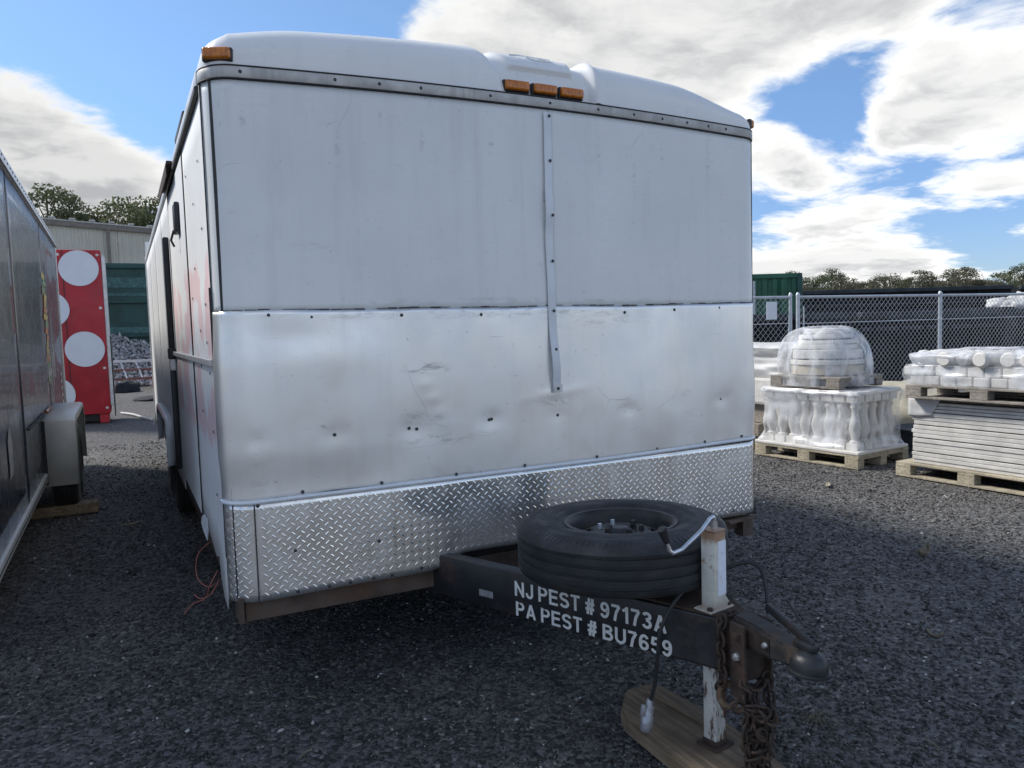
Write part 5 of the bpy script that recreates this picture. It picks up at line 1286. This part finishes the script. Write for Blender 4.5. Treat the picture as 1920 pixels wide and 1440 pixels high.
bm_ = MB(); bm_.bbox(0, 0.21, 0, 0.125, 0, 0.075, 0.008); bm_ = bm_.mesh('pale_brick', M['slab'])
for row in range(2):
    for k in range(9):
        o = bpy.data.objects.new('pale_brick', bm_); col.objects.link(o)
        o.location = locq(-0.02+RND.uniform(-.008, .008), -0.10+k*0.135+(0.05 if row else 0), z+row*0.078); o.rotation_euler = (0, 0, QR+RND.uniform(-.04, .04)); o.scale = (1, 1, 1)
        tag(o, f'pale brick, {ordn[8-k]} from the left in the {"upper" if row else "lower"} row on the right pallet', 'brick', 'bricks on the upper right pallet')
m = MB(); m.bbox(0.20, 0.98, -0.1, 1.18, z, z+0.15, 0.01); o = m.build('brick_core', M['slab']); o.location = (QX, QY, 0); o.rotation_euler = (0, 0, QR); tag(o, 'packed pale stone filling behind the rows of bricks', 'stone')
shell('plastic_wrap', M['film_thin'], 'clear plastic wrapped around the bricks on the upper right pallet', 'plastic wrap', (QX, QY, 0), QR, [(-0.035, 1.0, -0.12, 1.17, ZT+0.13), (-0.045, 1.02, -0.12, 1.19, z+0.08), (-0.03, 1.0, -0.10, 1.17, z+0.165), (0.02, .95, -0.05, 1.10, z+0.175)], seed=5.1, amp=0.014)
rl = MB(); rl.lathe([(0.0001, -.30), (0.05, -.30), (0.062, -.285), (0.064, -.25), (0.050, -.235), (0.058, -.21), (0.058, -.19), (0.046, -.175), (0.052, -.12), (0.066, -.03), (0.070, .05), (0.060, .15), (0.046, .22), (0.060, .235), (0.060, .255), (0.05, .27), (0.055, .29), (0.0001, .30)], 18, Matrix.Rotation(PI/2, 4, 'Y')); rl = rl.mesh('stone_roll', M['stone'], smooth=True)
for k, (y, zz, x) in enumerate(((0.98, 0, .30), (0.80, 0, .24), (0.64, 0, .28), (0.48, 0, .23), (0.32, 0, .28), (0.14, 0, .25))):
    o = bpy.data.objects.new('stone_roll', rl); col.objects.link(o); o.location = locq(x, y, z+0.222+zz*0.85); o.rotation_euler = (0, 0, QR+RND.uniform(-.08, .08) + (PI/2-.25 if k == 0 else 0))
    tag(o, f'white turned stone column piece, {ordn[k] if k < 6 else ordn[k-6]} from the left in the {"lower" if k < 6 else "upper"} row on the bricks', 'stone column', 'turned stone pieces lying on the bricks')
shell('plastic_wrap', M['film_thin'], 'loose clear plastic over the turned stone pieces at the right edge', 'plastic wrap', (QX, QY, 0), QR, [(-0.03, .75, -0.05, 1.14, z+0.17), (-0.05, .75, -0.05, 1.10, z+0.25), (0.0, .72, 0.0, 1.0, z+0.285), (0.08, .68, 0.05, 0.90, z+0.300), (0.2, .5, 0.2, 0.75, z+0.305)], seed=9.7, amp=0.035)
lump('sack', M['film'], locq(.1, 1.02, z+.16), (.12, .11, .09), 40, 'crumpled plastic bunched at the left end of the brick stack', 'plastic wrap', 3, .5)
# loose wrap hanging on the slab stack
m = MB(); rows = []
for i in range(9):
    t = i/8
    rows.append([(0.045-0.012*abs(nz(0, y, t, 9)), y, ZT+0.03-0.16*t-0.02*nz(0, y, 0, 5)) for y in [1.16-0.30*k/10*(1-.3*t) for k in range(11)]])
m.grid(rows); o = solid(m.build('wrap_flap', M['sack'], smooth='all'), 0.002); o.location = (QX, QY, 0); o.rotation_euler = (0, 0, QR); tag(o, 'white crumpled wrap hanging over the left end of the slab stack', 'plastic wrap')
# --- hidden pallet behind the trailer's right edge
HX, HY = 4.62, 3.42
pallet('grey pallet half hidden behind the right edge of the white trailer', HX, HY, 0.03, 0, 1.2, 1.0, 0.14, 'pallet_grey')
pallet('second grey pallet stacked behind the right edge of the trailer', HX+.02, HY-0.05, 0.05, 0.142, 1.2, 1.0, 0.14, 'pallet_grey')
m = MB(); m.bbox(0.02, 0.98, -0.35, 1.15, 0.50, 0.80, 0.03); o = m.build('stone_block', M['slab']); o.location = (HX, HY, 0); tag(o, 'grey stone block on the pallets right behind the trailer', 'stone')
m = MB(); m.bbox(0.1, .9, -0.1, 1.1, 0.283, 0.499, 0.01); o = m.build('timber_packing', M['pallet_grey']); o.location = (HX, HY, 0); tag(o, 'dark timber packing under the grey stone block', 'timber')
shell('wrapped_block', M['sack'], 'white wrapped block on the stone beside the trailer edge', 'wrapped load', (HX, HY-.40, 0), 0.02, [(0.05, .9, 0.02, 1.1, 0.80), (0.04, .9, 0.0, 1.1, 0.93), (0.08, .86, 0.06, 1.05, 1.02), (0.04, .90, -.02, 1.08, 1.12), (0.10, .82, 0.08, 1.0, 1.16), (0.2, .7, 0.2, .9, 1.165)], seed=8.3, amp=0.03)
# sand heap
lump('sand_heap', M['sand'], (6.75, 3.05, -0.05), (.62, .75, .55), 51, 'pale sand heap between the pallets by the fence', 'sand heap', 4, .18)
m = MB(); m.bbox(5.75, 6.35, 2.15, 2.6, 0.0, 0.22, 0.015); m.bbox(5.7, 6.4, 2.1, 2.65, 0.22, 0.235, 0.005); o = m.build('grey_tub', M['binrail']); tag(o, 'low grey tub on the ground between the two front pallets', 'tub')
lump('red_bucket', M['red'], (7.75, 3.9, 0.1), (.2, .2, .34), 60, 'faded red bundle against the fence behind the sand heap', 'bundle', 3, .2)

# ------------------------------------------------------------------ litter on the gravel
def litter(name, label, x, y, L, w, ang, curl, material, cat='leaf', seed=0):
    m = MB(); rows = []
    for i in range(9):
        t = i/8*2-1; ww = w*(1-t*t)**0.6+0.002
        rows.append([(t*L/2, s*ww/2, 0.006+curl*(abs(s)*0.6+t*t*0.8)+0.01*abs(nz(t*2, s, seed, 1.5))) for s in (-1, -.5, 0, .5, 1)])
    m.grid(rows); o = solid(m.build(name, material, smooth='all'), 0.0015); o.location = (x, y, gh(x, y)+0.004); o.rotation_euler = (0, 0, ang); return tag(o, label, cat)
litter('dry_leaf', 'pale straw-coloured leaf on the gravel before the baluster pallet', 3.69, 1.62, .17, .04, .7, .012, M['pallet'])
litter('dry_leaf', 'large curled brown leaf on the open gravel right of the trailer', 2.53, -0.05, .16, .07, .3, .045, M['leafdry'], seed=3)
litter('dry_leaf', 'curled brown leaf on the right, below the large one', 1.52, -0.80, .07, .03, 2.0, .03, M['leafdry'], seed=5)
litter('grass_wisp', 'pale wisp of dead grass under the dark trailer side of the passage', -1.62, 3.6, .16, .02, .4, .01, M['pallet'], 'grass')
for i, (px, py, a, L) in enumerate(((1.72, -.62, .3, .05), (.72, -1.36, 1.3, .06), (-1.15, -.35, .6, .06), (-1.0, .05, 2.4, .04))):
    m = MB(); m.tube([(0, 0, .008), (L*.5, .004, .012), (L, 0, .009)], .003, 6); o = m.build('twig', M['leafdry'], smooth=True); o.location = (px, py, gh(px, py)); o.rotation_euler = (0, 0, a)
    tag(o, ['short pale twig right of the coupler on open gravel', 'thin twig in the bottom right gravel', 'short twig on the gravel below the trailer corner', 'tiny twig on the gravel left of the trailer corner'][i], 'twig')
m = MB()
for k in range(26):
    a = RND.uniform(0, 6.3); c_, s_ = math.cos(a), math.sin(a); L = RND.uniform(.03, .09)
    m.tube([(RND.uniform(-.03, .03), RND.uniform(-.03, .03), .006), (c_*L*.5, s_*L*.5, RND.uniform(.01, .03)), (c_*L, s_*L, .008)], .0011, 4)
o = m.build('dead_grass', M['leafdry']); o.location = (0.53, -1.02, gh(.53, -1.02)); tag(o, 'tuft of dead grass on the gravel beyond the coupler', 'grass')

# ------------------------------------------------------------------ trees
def make_crown(name, material, seed, kind):
    rg = np.random.default_rng(seed); V = []; F_ = []; T = []
    if kind == 'pine':
        nb_ = 26; cl = []
        for k in range(nb_):
            h = 0.40+0.58*(k/nb_)+rg.normal(0, .02); rad = (0.30*(1-h)**0.55+0.05)*rg.uniform(.5, 1.15); a = rg.uniform(0, 6.28)
            cl.append((rad*math.cos(a), rad*math.sin(a), h, rg.uniform(.07, .125)))
        cl.append((0, 0, .97, .07))
    elif kind == 'round':
        cl = []
        for k in range(44):
            a, b = rg.uniform(0, 6.28), rg.uniform(-.7, 1); rad = rg.uniform(.06, .36)*math.sqrt(max(0, 1-b*b*.8))
            cl.append((rad*math.cos(a), rad*math.sin(a), .62+.33*b*rg.uniform(.6, 1), rg.uniform(.07, .13)))
    else:
        cl = []
        for k in range(24):
            a = rg.uniform(0, 6.28); h = rg.uniform(.45, .98); rad = rg.uniform(.0, .28)*math.sqrt(max(.05, 1-abs(h-.65)*2))
            cl.append((rad*math.cos(a), rad*math.sin(a), h, rg.uniform(.08, .15)))
    per = 125 if kind != 'bare' else 70
    for cx, cy, cz, cr in cl:
        tb = rg.uniform(.1, .9)
        for q in range(per):
            d = rg.normal(0, 1, 3); d /= np.linalg.norm(d); p = np.array((cx, cy, cz))+d*cr*rg.uniform(.25, 1)**.6*np.array((1, 1, .62))
            s = rg.uniform(.006, .014) if kind != 'bare' else rg.uniform(.006, .012)
            u = rg.normal(0, 1, 3); u /= np.linalg.norm(u); v = np.cross(u, d+rg.normal(0, .4, 3)); v /= (np.linalg.norm(v)+1e-6)
            n = len(V); el = 1.0 if kind != 'bare' else 3.5
            V += [p-u*s*el, p+v*s*.7, p+u*s*el, p-v*s*.7]; F_.append((n, n+1, n+2, n+3)); tt = min(1, max(0, tb*.6+.4*rg.uniform())); T += [tt]*4
    me = bpy.data.meshes.new(name); me.from_pydata([tuple(x) for x in V], [], F_); me.update()
    at = me.attributes.new('tone', 'FLOAT', 'POINT'); at.data.foreach_set('value', np.array(T, np.float32)); me.materials.append(material)
    m = MB(); m.tube([(0, 0, 0), (.006, .004, .3), (-.004, .0, .6), (.002, .003, .95)], [.020, .016, .011, .003], 7)
    for cx, cy, cz, cr in cl:
        z0 = max(.25, cz-.12-.25*math.hypot(cx, cy)); m.tube([(0, 0, z0), (cx*.55, cy*.55, (z0+cz)/2+.015), (cx, cy, cz)], [.007, .004, .0015], 4, cap=False)
    return me, m.mesh('trunk', M['bark'], smooth=True)
TV = [make_crown('crown', M['pine'], 1, 'pine'), make_crown('crown', M['pine'], 2, 'round'), make_crown('crown', M['pine2'], 3, 'pine'), make_crown('crown', M['pine2'], 4, 'round'), make_crown('crown', M['bare'], 5, 'bare'), make_crown('crown', M['pine'], 6, 'pine')]
def tree(x, y, h, w, v, label, group):
    t = thing('tree', label, 'tree', (x, y, 0), RND.uniform(0, 6.3), group); t.scale = (h*w, h*w, h)
    for nm, me in (('trunk', TV[v][1]), ('crown', TV[v][0])):
        o = bpy.data.objects.new(nm, me); col.objects.link(o); o.parent = t
    return t
KINDS = ['tall dark pine', 'rounded dark green tree', 'thin olive pine', 'rounded olive tree', 'bare brown tree', 'broad dark pine']
NUM = ['first', 'second', 'third', 'fourth', 'fifth', 'sixth', 'seventh', 'eighth', 'ninth', 'tenth', 'eleventh', 'twelfth', 'thirteenth', 'fourteenth', 'fifteenth', 'sixteenth', 'seventeenth', 'eighteenth', 'nineteenth', 'twentieth', 'twenty-first', 'twenty-second', 'twenty-third', 'twenty-fourth', 'twenty-fifth', 'twenty-sixth']
A0, A1 = Vector((104, 113)), Vector((164, 82))
hts = [11.2, 12.2, 10.6, 9.0, 11.2, 11.0, 10.2, 10.8, 11.3, 10.5, 8.4, 9.6, 10.9, 8.7, 9.2, 10.5, 8.2, 11.4, 11.0, 8.4, 9.2, 10.6, 11.6, 11.0, 9.6, 9.9]
kinds = [0, 5, 1, 4, 1, 0, 5, 1, 0, 5, 4, 3, 3, 4, 2, 2, 4, 1, 2, 4, 3, 1, 5, 1, 3, 2]
for i in range(26):
    p = A0.lerp(A1, i/25+RND.uniform(-.01, .01)); k = 1+RND.uniform(-.06, .10)
    q = Vector((CAM.x, CAM.y))+(p-Vector((CAM.x, CAM.y)))*k
    tree(q.x, q.y, hts[i]*k*0.98, RND.uniform(1.15, 1.6), kinds[i], f'{KINDS[kinds[i]]}, {NUM[i]} from the left in the distant right tree line', 'trees on the far right horizon')
lh = [15.4, 16.6, 16.0, 14.6, 15.2, 16.2, 15.0, 15.6, 14.8]
lk_ = [1, 5, 2, 1, 3, 1, 0, 1, 5]
for i in range(9):
    f_ = i/8; x, y = -9.0+f_*14.0, 85-f_*5+RND.uniform(-3, 3)
    tree(x, y, lh[i]+RND.uniform(-.3, .3), RND.uniform(.8, 1.05), lk_[i], f'{KINDS[lk_[i]]}, {NUM[i]} from the left behind the beige warehouse roof', 'trees behind the warehouse')
# brushwood under the far trees
rg = np.random.default_rng(77); V = []; F_ = []; T = []
for k in range(17000):
    t = rg.uniform(-.05, 1.1); p = A0.lerp(A1, t); k2 = 1+rg.uniform(-.12, -.02)
    q = Vector((CAM.x, CAM.y))+(p-Vector((CAM.x, CAM.y)))*k2; z = rg.uniform(0, 1)**.8*(7.2+0.9*math.sin(t*21)+0.8*math.sin(t*57)+0.7*math.sin(t*131))
    s = rg.uniform(.12, .35); u = rg.normal(0, 1, 3); u[2] = abs(u[2])*1.5+.5; u /= np.linalg.norm(u); v = np.cross(u, rg.normal(0, 1, 3)); v /= np.linalg.norm(v)
    P = np.array((q.x, q.y, z)); n = len(V); V += [P-u*s*1.5, P+v*s*.5, P+u*s*1.5, P-v*s*.5]; F_.append((n, n+1, n+2, n+3)); T += [rg.uniform()]*4
me = bpy.data.meshes.new('brushwood'); me.from_pydata([tuple(x) for x in V], [], F_); me.update()
at = me.attributes.new('tone', 'FLOAT', 'POINT'); at.data.foreach_set('value', np.array(T, np.float32)); me.materials.append(M['bare'])
o = bpy.data.objects.new('brushwood', me); col.objects.link(o); tag(o, 'brownish brushwood beneath the distant right tree line', 'brushwood', kind='stuff')
